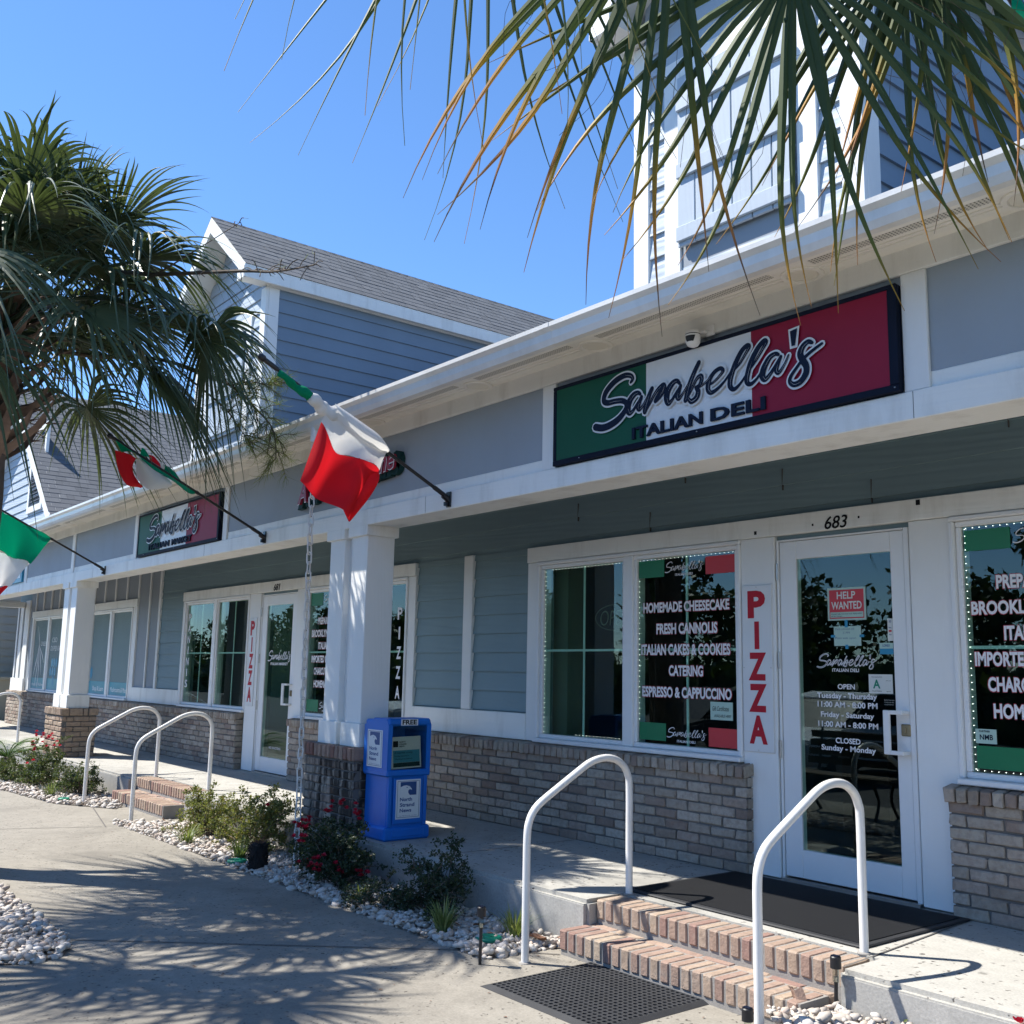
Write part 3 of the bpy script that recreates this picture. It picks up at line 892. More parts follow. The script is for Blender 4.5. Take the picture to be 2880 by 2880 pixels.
# deli window
w, pn, lo, hi = windows[4]
lettering(w, [('HOMEMADE CHEESECAKE', -5.37, -4.559, 1.703, .073), ('FRESH CANNOLIS', -5.238, -4.666, 1.545, .076), ('ITALIAN CAKES & COOKIES', -5.39, -4.556, 1.395, .077),
              ('CATERING', -5.118, -4.798, 1.247, .074), ('ESPRESSO & CAPPUCCINO', -5.381, -4.549, 1.094, .074)], M['vinyl'], edge=M['vinylred'], bold=.036)
film(w, [(-5.417, -5.160, 1.963, 2.088), (-5.408, -5.149, .786, .91)], M['vinylgreen'], 'green_film')
film(w, [(-4.766, -4.503, 1.956, 2.080), (-4.753, -4.505, .775, .902)], M['redfilm'], 'red_film')
logo(w, -5.151, -4.784, 1.985, 2.066, 'ITALIAN DELI', -5.053, -4.885, 1.962, .017)
logo(w, -5.139, -4.771, .812, .885, 'ITALIAN DELI', -5.044, -4.873, .785, .017)
note(w, -4.733, -4.540, .957, 1.077, M['mint'], None, None)
print_on(w, [('Gift Certificates', -4.715, -4.57, 1.018, .030), ('AVAILABLE HERE', -4.70, -4.555, .975, .018)], M['ink'], shear=.25)
m = MB()
text_on(m, 'OPEN', -5.955, -5.62, 1.63, .115, .10, bold=-.01, shear=.15)
for k in range(40):
    a = 2*pi*k/40; b = 2*pi*(k+1)/40
    m.tube([(-5.79+.22*cos(a), .10, 1.69+.10*sin(a)), (-5.79+.22*cos(b), .10, 1.69+.10*sin(b))], .003, 4, False)
m.build('open_sign', M['olive'], w)
leds(w, [(-6.488, .78, -6.488, 2.08), (-6.40, 2.094, -5.62, 2.094), (-5.409, .93, -5.409, 1.94), (-5.40, 2.094, -4.52, 2.094), (-6.1, .774, -5.62, .774)])

# deli window right of the door
w, pn, lo, hi = windows[5]
lettering(w, [('PREPARED FOODS', -2.715, -2.15, 1.749, .074), ('BROOKLYN STYLE PIZZA', -2.861, -2.01, 1.611, .073), ('ITALIAN BREADS', -2.686, -2.17, 1.471, .076), ('IMPORTED MEATS & CHEESE', -2.855, -2.02, 1.332, .076),
              ('CHARCUTERIE BOARDS', -2.789, -2.08, 1.196, .077), ('HOMEMADE SAUCES', -2.765, -2.10, 1.055, .077)], M['vinyl'], edge=M['vinylred'], bold=.036)
film(w, [(-2.882, -2.626, 1.965, 2.082), (-2.870, -2.60, .785, .905)], M['vinylgreen'], 'green_film')
logo(w, -2.61, -2.24, 1.985, 2.066, 'ITALIAN DELI', -2.51, -2.34, 1.962, .017)
note(w, -2.871, -2.756, .918, .995, M['mint'], None, None)
print_on(w, [('PARTNER', -2.85, -2.79, .978, .010), ('NMB', -2.848, -2.775, .938, .028)], M['navy_ink'], bold=.02)
leds(w, [(-2.878, .78, -2.878, 2.09), (-2.87, 2.095, -1.98, 2.095), (-2.87, .774, -1.98, .774), (-1.972, .78, -1.972, 2.09)])

# market window by the pillar
w, pn, lo, hi = windows[3]
lettering(w, [('PREPARED FOODS', -10.437, -9.92, 1.745, .074), ('BROOKLYN STYLE PIZZA', -10.570, -9.76, 1.603, .080), ('ITALIAN BREADS', -10.402, -9.93, 1.467, .076), ('IMPORTED MEATS & CHEESE', -10.549, -9.76, 1.319, .076),
              ('CHARCUTERIE BOARDS', -10.481, -9.83, 1.186, .077), ('HOMEMADE SAUCES', -10.470, -9.85, 1.045, .077)], M['vinyl'], edge=M['vinylred'], bold=.036)
lettering(w, [(c, -8.77, -8.685, 1.748-.153*i*1.27, .125) if c != 'I' else (c, -8.742, -8.713, 1.748-.153*i*1.27, .125) for i, c in enumerate('PIZZA')], M['vinyl'], 'side_lettering', bold=.03)
film(w, [(-10.619, -10.347, 1.955, 2.096), (-10.619, -10.35, .78, .91)], M['vinylgreen'], 'green_film')
logo(w, -10.32, -9.98, 1.985, 2.066, 'ITALIAN MARKET', -10.25, -10.05, 1.962, .017)
logo(w, -10.32, -9.98, .812, .885, 'ITALIAN MARKET', -10.25, -10.05, .785, .017)

# market window left
w, pn, lo, hi = windows[2]
lettering(w, [(c, -14.285, -14.19, 1.880-.1535*i, .105) if c != 'I' else (c, -14.252, -14.222, 1.880-.1535*i, .105) for i, c in enumerate('PANINIS')], M['vinyl'], bold=.03)
leds(w, [(-13.195, .79, -13.195, 1.35)])

# herbal shop windows with the blue bands
w, pn, lo, hi = windows[1]
film(w, [(a+.004, b-.004, lo+.002, lo+.21) for (a, b) in pn], M['teal'], 'blue_band')
lettering(w, [('Shop & Learn', -18.45, -17.87, .815, .075), ('Mushrooms & More', -17.50, -16.67, .815, .075)], M['vinyl'], bold=0)
for k, (p, q) in enumerate([('SOUTHERN', 1.60), ('THREADS', 1.47)]):
    pass
for (c, d) in ((.98, 1.11), (1.14, 1.36), (1.40, 1.80)):
    m = MB(); m.box(-17.45, -16.72, .05, .055, c, d); m.build('poster', M['mint'], w)
m = MB()
for (s, a, b, z, cap) in [('SOUTHERN', -17.42, -16.75, 1.62, .09), ('THREADS', -17.38, -16.86, 1.47, .09), ('Renu', -17.40, -16.80, 1.185, .12)]:
    text_on(m, s, a, b, z, cap, .044, bold=.02, mirror=True)
m.build('poster_print', M['ink'], w)
m = MB()
for k in range(24):
    a = pi*.75+pi*1.0*k/24; b = pi*.75+pi*1.0*(k+1)/24
    m.tube([(-18.05+.22*cos(a), .10, 1.66+.22*sin(a)), (-18.05+.22*cos(b), .10, 1.66+.22*sin(b))], .008, 5, False)
m.build('neon_tube', M['neon'], w)
m = MB(); n6 = [(cos(pi/6+pi/3*k)*.085, sin(pi/6+pi/3*k)*.11) for k in range(6)]
m.prism([(-18.58+a*.8, 1.11+b) for a, b in n6], YD, YD+.002); m.build('hexagon_sticker', M['sticker_blue'], w)
w, pn, lo, hi = windows[0]
film(w, [(a+.004, b-.004, lo+.002, lo+.21) for (a, b) in pn], M['teal'], 'blue_band')
lettering(w, [('Health & Wellness', -22.42, -21.55, .815, .06), ('CBD', -21.20, -20.85, 1.66, .09), ('DISPENSARY', -21.25, -20.40, 1.50, .09), ('GREEN', -22.0, -21.55, 1.60, .08)], M['vinyl'], bold=.0)
m = MB()
for (a, b, c, d, e) in [(-22.30, 2.0, -22.05, 1.5, .02), (-22.1, 1.62, -22.42, .95, .03), (-22.1, 1.62, -22.22, .80, .03), (-22.08, 1.62, -22.02, .74, .03), (-22.05, 1.60, -21.82, 1.02, .03), (-22.05, 1.58, -21.66, 1.25, .025)]:
    m.ribbon([(a, b), ((a+c)/2+.03, (b+d)/2), (c, d)], [.006, e*1.6, .004], YD)
m.build('leaf_drawing', M['vinyl'], w)
m = MB()
for (i, j) in [(0, 0), (1, 0), (0, 1), (1, 1), (2, 0), (2, 1), (1, -1)]:
    m.prism([(-21.15+.15*i+.075*(j % 2)+a*.85, 1.10+.17*j+b*.9) for a, b in n6], YD, YD+.002)
m.build('hexagon_sticker', M['sticker_blue'], w)

# ---- doors
def make_door(x0, x1, z1=2.135, swing_right=True):
    f = MB()
    px0, px1, pz0, pz1 = x0+.135, x1-.125, .20, 2.005
    f.cbox(x0+.008, px0, -.022, .03, .03, z1-.012, .004); f.cbox(px1, x1-.035, -.022, .03, .03, z1-.012, .004)
    f.cbox(px0, px1, -.0205, .03, .03, pz0, .004); f.cbox(px0, px1, -.0205, .03, pz1, z1-.012, .004)
    d = f.build('door', M['white'], bld)
    m = MB(); m.cbox(x1-.033, x1, -.030, .06, .0, z1+.002, .004); m.cbox(x0-.012, x0+.004, -.030, .06, .0, z1+.002, .003); m.cbox(x0+.004, x1-.033, -.030, .06, z1-.009, z1+.002, .002)
    m.build('jamb', M['white'], d)
    m = MB(); m.box(px0+.001, px1-.001, -.008, -.002, pz0+.001, pz1-.001); m.build('pane', M['glass'], d)
    m = MB(); m.box(x0, x1, -.06, .05, .0, .022); m.build('threshold', M['steel'], d)
    hx = px1+.045
    m = MB(); m.cbox(px1-.035, px1+.005, -.105, -.085, .825, 1.075, .004); m.cbox(px1+.0045, px1+.085, -.101, -.085, 1.052, 1.075, .003); m.cbox(px1+.0045, px1+.085, -.101, -.085, .825, .848, .003)
    m.cbox(px1+.06, px1+.084, -.086, -.02, 1.053, 1.074, .003); m.cbox(px1+.06, px1+.084, -.086, -.02, .826, .847, .003)
    m.build('handle', M['white'], d)
    m = MB(); m.cbox(px1+.035, px1+.095, -.034, -.02, .93, .997, .005); m.cbox(px1+.058, px1+.070, -.040, -.033, .945, .98, .002); m.build('lock', M['brass'], d)
    for z in (1.93, 1.36, .80):
        m = MB(); m.tube([(x0-.004, -.034, z-.055), (x0-.004, -.034, z+.055)], .008, 8); m.build('hinge', M['steel'], d)
    return d, px0, px1
door, px0, px1 = make_door(-4.14, -3.215)
YD = -.0115
lettering(door, [('OPEN', -3.73, -3.61, 1.186, .031), ('Tuesday - Thursday', -3.878, -3.464, 1.130, .033), ('11:00 AM - 8:00 PM', -3.877, -3.463, 1.076, .034), ('Friday - Saturday', -3.855, -3.487, 1.016, .032),
                 ('11:00 AM - 8:00 PM', -3.876, -3.463, .957, .034), ('CLOSED', -3.755, -3.584, .862, .033), ('Sunday - Monday', -3.857, -3.483, .816, .033)], M['vinyl'], bold=.026)
m = MB(); script_on(m, -3.872, -3.459, 1.31, 1.40, YD, .003, .9); m.build('logo_edge', M['vinyl'], door)
m = MB(); script_on(m, -3.872, -3.459, 1.31, 1.40, YD-.0008, -.0025, .8); m.build('logo_ink', M['ink'], door)
lettering(door, [('ITALIAN DELI', -3.764, -3.579, 1.291, .020)], M['vinyl'], 'logo_lettering', bold=.02)
note(door, -3.783, -3.516, 1.604, 1.804, M['mint'], None, None, 'help_wanted_sign')
m = MB(); m.box(-3.770, -3.529, YD-.003, YD-.0022, 1.655, 1.792); m.box(-3.770, -3.529, YD-.003, YD-.0022, 1.615, 1.622); m.box(-3.770, -3.765, YD-.003, YD-.0022, 1.622, 1.655); m.box(-3.534, -3.529, YD-.003, YD-.0022, 1.622, 1.655); m.build('red_panel', M['redfilm'], door)
print_on(door, [('HELP', -3.715, -3.585, 1.735, .045), ('WANTED', -3.755, -3.543, 1.672, .047)], M['paper'], .001, .02)
print_on(door, [('Counter help, must love food. Apply within', -3.758, -3.545, 1.640, .008), ('ask for manager', -3.758, -3.68, 1.627, .007)], M['ink'], .0, 0, 'note_print')
note(door, -3.744, -3.556, 1.448, 1.567, M['mint'], None, None, 'handwritten_note')
print_on(door, [('Deli closed till', -3.735, -3.60, 1.545, .012), ('5 PM', -3.68, -3.63, 1.522, .012), ('Pizza side open', -3.735, -3.59, 1.490, .012)], M['posterblue'], .0, -.012, 'note_print', shear=.2)
m = MB(); m.box(-3.665, -3.645, YD-.0035, YD, 1.560, 1.605); m.box(-3.765, -3.735, YD-.0035, YD, 1.50, 1.515); m.box(-3.565, -3.535, YD-.0035, YD, 1.50, 1.515); m.box(-3.665, -3.645, YD-.0035, YD, 1.43, 1.455); m.build('tape', M['sticker_blue'], door)
note(door, -3.377, -3.344, 1.475, 1.606, M['paper'], None, None, 'card_sticker')
print_on(door, [(')))', -3.367, -3.352, 1.585, .012), ('VISA', -3.371, -3.351, 1.548, .008), ('AMEX', -3.369, -3.352, 1.508, .006)], M['posterblue'], .0, .02, 'card_print')
m = MB()
for (x, mt) in ((-3.364, 0), (-3.357, 1)):
    m.prism([(x+.006*cos(2*pi*k/12), 1.533+.006*sin(2*pi*k/12)) for k in range(12)], YD-.0035-mt*.0004, YD-.002)
m.build('card_circle', M['redfilm'], door)
note(door, -3.434, -3.345, 1.397, 1.463, M['sticker_blue'], None, None, 'security_sticker')
m = MB(); m.box(-3.434, -3.345, YD-.0026, YD-.0022, 1.430, 1.463); m.build('sticker_top', M['mint'], door)
print_on(door, [('LOREX', -3.414, -3.365, 1.441, .014)], M['posterblue'], .0, .02, 'sticker_print')
note(door, -3.514, -3.358, 1.167, 1.279, M['paper'], None, None, 'grade_sheet')
print_on(door, [('FOOD GRADE RATING', -3.495, -3.425, 1.260, .006), ('REFER TO CODE', -3.40, -3.368, 1.240, .005), ('Food Safety', -3.490, -3.43, 1.178, .008), ('inspection', -3.40, -3.37, 1.178, .006)], M['ink'], .0, 0, 'sheet_print')
print_on(door, [('A', -3.486, -3.437, 1.196, .052)], M['greenlid'], .0, .03, 'grade_letter')
lettering(door, [('Business Privacy Notice', -3.418, -3.352, 1.128, .006), ('premises under video', -3.418, -3.355, 1.115, .006), ('and audio recording', -3.418, -3.36, 1.102, .006)], M['steel'], 'small_notice', bold=0)
mdoor, a_, b_ = make_door(-11.87, -10.93)
m = MB(); script_on(m, -11.675, -11.065, 1.325, 1.455, YD, .002); text_on(m, 'ITALIAN MARKET', -11.60, -11.14, 1.283, .032, YD, .03); m.build('shop_logo', M['vinyl'], mdoor)
lettering(mdoor, [('NO SOLICITING', -11.52, -11.22, .305, .026)], M['vinyl'], bold=.01)
make_door(-20.09, -19.06)
YD = -.0165
m = MB(); text_on(m, '683', -3.76, -3.598, 2.172, .078, -.0565, .008, .22, thick=.003); m.build('house_number', M['ink'], bld)
m = MB(); text_on(m, '681', -11.53, -11.364, 2.175, .078, -.0565, .008, .22, thick=.003); m.build('house_number', M['ink'], bld)
m = MB()
for (x, z, s) in [(-4.30, 2.20, .010), (-3.13, 2.27, .013), (-3.85, 2.21, .006), (-3.52, 2.225, .006)]:
    m.box(x-s, x+s, -.0535, -.050, z-s*1.2, z+s*1.2)
m.build('screw_plate', M['ink'], bld)

# ---- porch: beam, frieze panels, soffit, gutter
YB = -1.385
m = MB(); m.cbox(X0, X1, YB+.0, YB+.285, 2.397, 2.60, .005); m.build('porch_beam', M['trim_h'], bld)
m = MB(); m.cbox(X0, X1, YB-.022, YB+.002, 2.392, 2.523, .004); m.build('beam_fascia', M['trim_h'], bld)
for x in (-6.24, -2.36, -10.4, -14.2, -18.1):
    m = MB(); m.box(x-.0012, x+.0012, YB-.0232, YB-.02, 2.396, 2.520); m.build('fascia_seam', M['joint'], bld)
m = MB(); m.box(X0, X1, YB+.003, YB+.2, 2.60, 3.2); m.build('frieze_panel', M['panel'], bld)
m = MB()
for (a, b) in [(-2.404, -2.282), (-4.925, -4.795), (-12.66, -12.555), (-9.97, -9.86), (-15.28, -15.155), (-17.875, -17.73), (.2, .32), (-20.4, -20.28), (-22.9, -22.78)]:
    boxes('frieze_stile', M['trim_v'], bld, [(a, b, YB-.016, YB+.004, 2.5235, 3.076)])
m = MB(); m.cbox(X0, X1, YB-.022, YB+.004, 3.0765, 3.20, .004); m.build('frieze_board', M['trim_h'], bld)
m = MB()
m.xprism([(YB-.02, 3.190), (YB-.075, 3.205), (YB-.075, 3.215), (YB-.02, 3.215)], X0, X1)
m.box(X0, X1, -1.795, YB-.055, 3.192, 3.205)
for y in (-1.535, -1.50): m.box(X0, X1, y-.004, y+.004, 3.186, 3.193)
m.box(X0, X1, -1.70, -1.66, 3.183, 3.193)
m.build('soffit', M['soffit'], bld)
for (a, b) in [(-23, -15.3), (-15.0, -13.3), (-13.0, -10.6), (-10.35, -9.2), (-8.95, -5.62), (-5.38, -4.44), (-4.2, -2.97), (-2.74, -1.88), (-1.66, 3)]:
    m = MB(); m.box(a, b, -1.645, -1.575, 3.1880, 3.1915); m.build('soffit_vent', M['perf'], bld)
m = MB(); m.box(X0, X1, -1.80, -1.76, 3.125, 3.26); m.build('fascia_board', M['soffit'], bld)
m = MB()
prof = [(-1.800, 3.118), (-1.845, 3.118), (-1.862, 3.150), (-1.868, 3.190), (-1.892, 3.212), (-1.894, 3.236), (-1.880, 3.236), (-1.874, 3.222), (-1.80, 3.222)]
m.xprism(prof, X0-.1, X1); m.build('gutter', M['gutter'], bld)
for x in (-20.6, -16.9, -12.1, -8.2, -4.35, -1.3):
    m = MB(); m.xprism([(a-.0025, b) for a, b in prof[1:6]] + [(-1.80, 3.235), (-1.80, 3.119)], x, x+.05); m.build('gutter_seam', M['gutter'], bld)
for x in (-1.77, -2.857, -4.322, -5.499, -6.9, -9.099, -10.493, -11.8, -13.164, -14.736, -15.106):
    y = -1.50
    m = MB(); m.lathe([(.105, .010), (.105, .0), (.100, -.005), (.080, -.004), (.076, .004)], (x, y, 3.187), 24)
    o = m.build('soffit_light', M['soffit'], bld, smooth=True, auto=40)
    m = MB(); m.lathe([(.074, .003), (.072, .0), (.05, -.002)], (x, y, 3.186), 20); m.build('lamp_lens', M['lens'], o)
# end of porch beam at the far corner
m = MB(); m.cbox(-23.45, -23.3, YB+.29, -.06, 2.40, 2.52, .004); m.build('return_beam', M['trim_d'], bld)

# ---- brick piers with paired posts
def pier(xr, mat):
    """xr: right face of the pier; brick pier > post, plinth, capital"""
    xl = xr-.815; yf, yb = -1.455, -1.00
    m = MB(); mo = MB()
    brick_face(m, xl, xr, 0, 8, yf, .06)
    m.M = Matrix.Translation((xr, 0, 0)) @ Matrix.Rotation(pi/2, 4, 'Z')
    brick_face(m, yf+.062, yb-.0, 0, 8, -.001, .06)
    m.M = Matrix.Translation((xl, 0, 0)) @ Matrix.Rotation(-pi/2, 4, 'Z')
    brick_face(m, -yb, -yf-.062, 0, 8, -.001, .06)
    m.M = None
    mo.box(xl+.012, xr-.012, yf+.012, yb, 0, .655)
    z0, z1 = .556, .652
    body = m; m = MB()
    rowlock(m, xl-.012, xr+.012, z0, z1, yf-.016, yf+.09)
    m.M = Matrix.Translation((xr+.014, 0, 0)) @ Matrix.Rotation(pi/2, 4, 'Z')
    one_brick(m, yf+.095, yf+.265, 0, .09, z0, z1); rowlock(m, yf+.275, yb-.11, z0, z1, 0, .09); one_brick(m, yb-.10, yb+.02, 0, .09, z0, z1)
    m.M = None
    for y in (yf+.096, yf+.30): one_brick(m, xl+.0, xr-.09, y, y+.195, z0+.01, z1-.004)
    p = body.build('brick_pier', mat, bld); m.build('cap_bricks', M['brick_cap'] if mat is M['brick_stained'] else mat, p); mo.build('mortar', M['mortar'], p)
    cx = xr-.025                                                      # right face of the plinths
    for (a, b) in [(cx-.298, cx), (cx-.662, cx-.364)]:
        m = MB(); m.cbox(a, b, -1.405, -1.105, .653, .832, .004); m.build('plinth', M['trim_h'], p)
        m = MB(); m.cbox(a+.030, b-.026, -1.383, -1.128, .832, 2.318, .005); m.build('post', M['trim_v'], p)
        m = MB(); m.cbox(a, b, -1.408, -1.105, 2.312, 2.397, .004); m.build('capital', M['trim_h'], p)
    m = MB(); m.box(cx-.60, cx-.06, -1.33, -1.16, .653, 2.396); m.build('post_core', M['trim_v'], p)
    return p
pier(-7.04, M['brick_stained']); pier(-14.88, M['brick_tan']); pier(-22.4, M['brick_tan'])

# ---- main roof (rises behind the gutter)
m = MB()
def shingles(mb, P, across, upslope, width, length, exp=.142, nrm=None):
    """courses of tabs on a slope: P lower corner, across and upslope unit vectors"""
    P = Vector(P); A = Vector(across); U = Vector(upslope); N = A.cross(U).normalized()
    if N.z < 0: N = -N
    rows = int(length/exp)
    for r_ in range(rows+1):
        s = -rnd.uniform(0, .25); u0 = r_*exp; u1 = min(u0+exp*1.25, length+.02)
        while s < width:
            t = rnd.choice((.16, .2, .33, .12)); a = max(s, 0); b = min(s+t-.004, width)
            if b-a > .02:
                h0 = .006+rnd.uniform(0, .004); h1 = .002
                q = [P+A*a+U*u0+N*h0, P+A*b+U*u0+N*h0, P+A*b+U*u1+N*h1, P+A*a+U*u1+N*h1, P+A*a+U*u0, P+A*b+U*u0]
                mb.add(q, [(0, 1, 2, 3), (4, 5, 1, 0)])
            s += t
k = R(23)
m.add([(X0, -1.83, 3.225), (X1, -1.83, 3.225), (X1, 4.2, 3.225+6.03*math.tan(k)), (X0, 4.2, 3.225+6.03*math.tan(k))], [(0, 1, 2, 3)])
m.build('main_roof', M['shingle'], bld)
m = MB(); shingles(m, (X0, -1.862, 3.232), (1, 0, 0), (0, cos(k), sin(k)), X1-X0, .42); m.build('roof_edge', M['shingle'], bld)

# ---- dormers
def dormer(xl, xr, yf=-.75, side=True, yb=5.2):
    xm = (xl+xr)/2; hw = (xr-xl)/2; ze = 5.62                          # eave level
    ang = R(40); ov = .13; fo = .33
    zr = ze + .14 + (hw+ov)*math.tan(ang)
    m = MB()
    m.box(xl, xr, yf+.004, yb, 3.3, 5.75)
    m.prism([(xl, 5.75), (xr, 5.75), (xm, 5.75+hw*math.tan(ang))], yf+.004, yb)
    m.M = Matrix.Translation((0, yf, 0))
    lap(m, xl, xr, 3.35, 5.75)
    z = 5.765
    while z < 5.75+hw*math.tan(ang)-.1:
        q = hw-(z+.05-5.75)/math.tan(ang)
        lap(m, xm-q, xm+q, z, z+.163); z += .165
    m.M = None
    d = m.build('dormer', M['siding_sunlit'], bld)
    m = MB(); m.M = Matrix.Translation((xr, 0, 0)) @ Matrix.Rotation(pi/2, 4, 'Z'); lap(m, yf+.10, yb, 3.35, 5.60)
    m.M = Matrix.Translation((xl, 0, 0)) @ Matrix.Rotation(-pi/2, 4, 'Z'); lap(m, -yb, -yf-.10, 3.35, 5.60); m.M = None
    m.build('side_siding', M['siding_shaded'], d)
    boxes('corner_board', M['trim_v'], d, [(x0, x1, yf-.028, yf+.004, 3.3, 5.60) for x0, x1 in ((xl-.022, xl+.12), (xr-.12, xr+.022))] + [(xr+.0, xr+.024, yf+.005, yf+.135, 3.3, 5.60), (xl-.024, xl, yf+.005, yf+.135, 3.3, 5.60)])
    boxes('frieze_board', M['trim_d'], d, [(xr, xr+.026, yf-.02, yb, 5.601, 5.76), (xl-.026, xl, yf-.02, yb, 5.601, 5.76)], .003)
    # shutter opening: boards, two battened shutters
    w = hw*2; a, b = xl+.41*w/1.73, xr-.41*w/1.73; zb, zt = 3.83, 5.18
    boxes('shutter_casing', M['trim_v'], d, [(a-.14, a, yf-.034, yf+.0, zb-.17, zt+.16), (b, b+.14, yf-.034, yf+.0, zb-.17, zt+.16)])
    boxes('shutter_sill', M['trim_h'], d, [(a+.001, b-.001, yf-.034, yf, zb-.17, zb-.02), (a+.001, b-.001, yf-.034, yf, zt+.02, zt+.16)])
    m = MB(); x = a+.004
    nb = 6; st = (b-a-.008)/nb
    m.box(a, b, yf-.019, yf-.010, zb-.02, zt+.02); m.build('shutter_back', M['batten'], d)
    for i in range(nb):
        m = MB(); m.cbox(x+i*st, x+(i+1)*st-.006, yf-.062, yf-.040, zb+.16, zt, .004); m.build('shutter_board', M['shutter'], d)
    boxes('shutter_batten', M['shutter'], d, [(a+.006, b-.012, yf-.084, yf-.062, z-.05, z+.05) for z in (zb+.24, (zb+zt)/2, zt-.2)])
    # roof: decks, rake boards, fascia, soffits
    U = Vector((-cos(ang), 0, sin(ang))); L = (hw+ov)/cos(ang)
    m = MB()
    for s in (1, -1):
        e = Vector((xm+s*(hw+ov), yf-fo, ze+.14)); r_ = Vector((xm, yf-fo, zr)); th = .05
        q = [e, r_, r_+Vector((0, 0, -th)), e+Vector((0, 0, -th))]
        m.add([tuple(p) for p in q] + [tuple(p+Vector((0, yb-yf+fo, 0))) for p in q], [(0, 1, 2, 3), (7, 6, 5, 4), (0, 4, 5, 1), (3, 2, 6, 7), (0, 3, 7, 4), (1, 5, 6, 2)])
    rd = m.build('dormer_roof', M['soffit'], d, recalc=True)
    m = MB()
    shingles(m, (xm+hw+ov+.010, yf-fo-.02, ze+.14-.006), (0, 1, 0), U, yb-yf+fo, L)
    shingles(m, (xm-hw-ov-.010, yf-fo-.02, ze+.14-.006), (0, 1, 0), (cos(ang), 0, sin(ang)), yb-yf+fo, L)
    x = yf-fo-.02
    while x < yb:
        m.add([(xm-.13, x, zr-.098), (xm, x, zr+.012), (xm+.13, x, zr-.098), (xm-.13, x+.17, zr-.104), (xm, x+.17, zr+.005), (xm+.13, x+.17, zr-.104)], [(0, 1, 4, 3), (1, 2, 5, 4)]); x += .142
    m.build('shingles', M['shingle'], d)
    m = MB(); yr = yf-fo
    for s in (1, -1):                                                   # rake boards
        ex = xm+s*(hw+ov); tw = .15
        m.add([(ex, yr-.022, ze+.135), (xm, yr-.022, zr-.006), (xm, yr-.022, zr-.006-tw/cos(ang)), (ex, yr-.022, ze-.02), (ex, yr+.006, ze+.135), (xm, yr+.006, zr-.006), (xm, yr+.006, zr-.006-tw/cos(ang)), (ex, yr+.006, ze-.02)],
              [(0, 1, 2, 3), (7, 6, 5, 4), (0, 4, 5, 1), (3, 2, 6, 7), (0, 3, 7, 4)])
        m.cbox(min(ex, ex-s*.20), max(ex, ex-s*.20), yr-.026, yr+.004, ze-.02, ze+.12, .003)
        m.cbox(min(ex+s*.006, ex-s*.02), max(ex+s*.006, ex-s*.02), yr-.026, yb, ze-.02, ze+.138, .003)
    m.build('rake_board', M['trim_h'], d)
    m = MB()
    for s in (1, -1):
        ex = xm+s*(hw+ov-.021); ix = xm+s*(hw-.06); m.box(min(ex, ix), max(ex, ix), yr, yb, ze+.002, ze+.02)
        m.box(min(ex, xm+s*(hw-.10)), max(ex, xm+s*(hw-.10)), yr+.006, yf-.03, ze+.0025, ze+.10)
    m.build('eave_soffit', M['soffit'], d)
    return d
dormer(-4.70, -2.97); dormer(-12.62, -10.65)

# ---- the big shingled gable at the far end
def big_gable():
    yf = -.75; ang = R(40); xe, zeave = -17.62, 3.30
    xr = -21.6; zr = zeave + (xe-xr)*math.tan(ang); yb = 7.5; U = Vector((-cos(ang), 0, sin(ang))); L = (xe-xr)/cos(ang)
    m = MB(); xl = 2*xr-xe
    m.M = Matrix.Translation((0, yf, 0)); z = 3.32
    while z < zr-.3:
        q = (zr-.12-(z+.08))/math.tan(ang); lap(m, xr-q, xr+q, z, z+.165); z += .167
    m.M = None
    m.prism([(xl+.2, 3.3), (xe-.2, 3.3), (xr, zr-.2)], yf+.005, yf+.2)
    d = m.build('end_gable', M['siding_sunlit'], bld)
    m = MB(); shingles(m, (xe, yf-.30, zeave), (0, 1, 0), U, yb-yf+.3, L, .15)
    m.add([(xe, yf-.28, zeave-.01), (xr, yf-.28, zr-.01), (xr, yb, zr-.01), (xe, yb, zeave-.01)], [(0, 1, 2, 3)])
    m.add([(xl, yf-.28, zeave-.01), (xr, yf-.28, zr-.01), (xr, yb, zr-.01), (xl, yb, zeave-.01)], [(3, 2, 1, 0)])
    m.build('gable_shingles', M['shingle'], d)
    m = MB()
    for s in (1, -1):
        e = xr+s*(xe-xr); w_ = .17
        m.add([(e, yf-.31, zeave), (xr, yf-.31, zr), (xr, yf-.31, zr-w_/cos(ang)), (e-s*.2, yf-.31, zeave), (e, yf-.0, zeave), (xr, yf-.0, zr), (xr, yf-.0, zr-w_/cos(ang)), (e-s*.2, yf-.0, zeave)],
              [(0, 1, 2, 3), (0, 4, 5, 1), (3, 2, 6, 7), (0, 3, 7, 4)])
    m.build('rake_board', M['trim_h'], d)
    a, b, zb, zt = -20.65, -19.85, 4.15, 5.55
    m = MB(); m.cbox(a-.12, a, yf-.05, yf, zb-.12, zt+.12, .004); m.cbox(b, b+.12, yf-.05, yf, zb-.12, zt+.12, .004); m.cbox(a, b, yf-.05, yf, zb-.12, zb, .004); m.cbox(a, b, yf-.05, yf, zt, zt+.12, .004); m.build('louver_casing', M['trim_v'], d)
    m = MB(); z = zb+.01
    while z < zt-.05:
        m.add([(a, yf-.045, z), (b, yf-.045, z), (b, yf-.008, z+.05), (a, yf-.008, z+.05), (a, yf-.045, z-.012), (b, yf-.045, z-.012)], [(0, 1, 2, 3), (4, 5, 1, 0)]); z += .075
    m.build('louver_slat', M['black'], d)
big_gable()
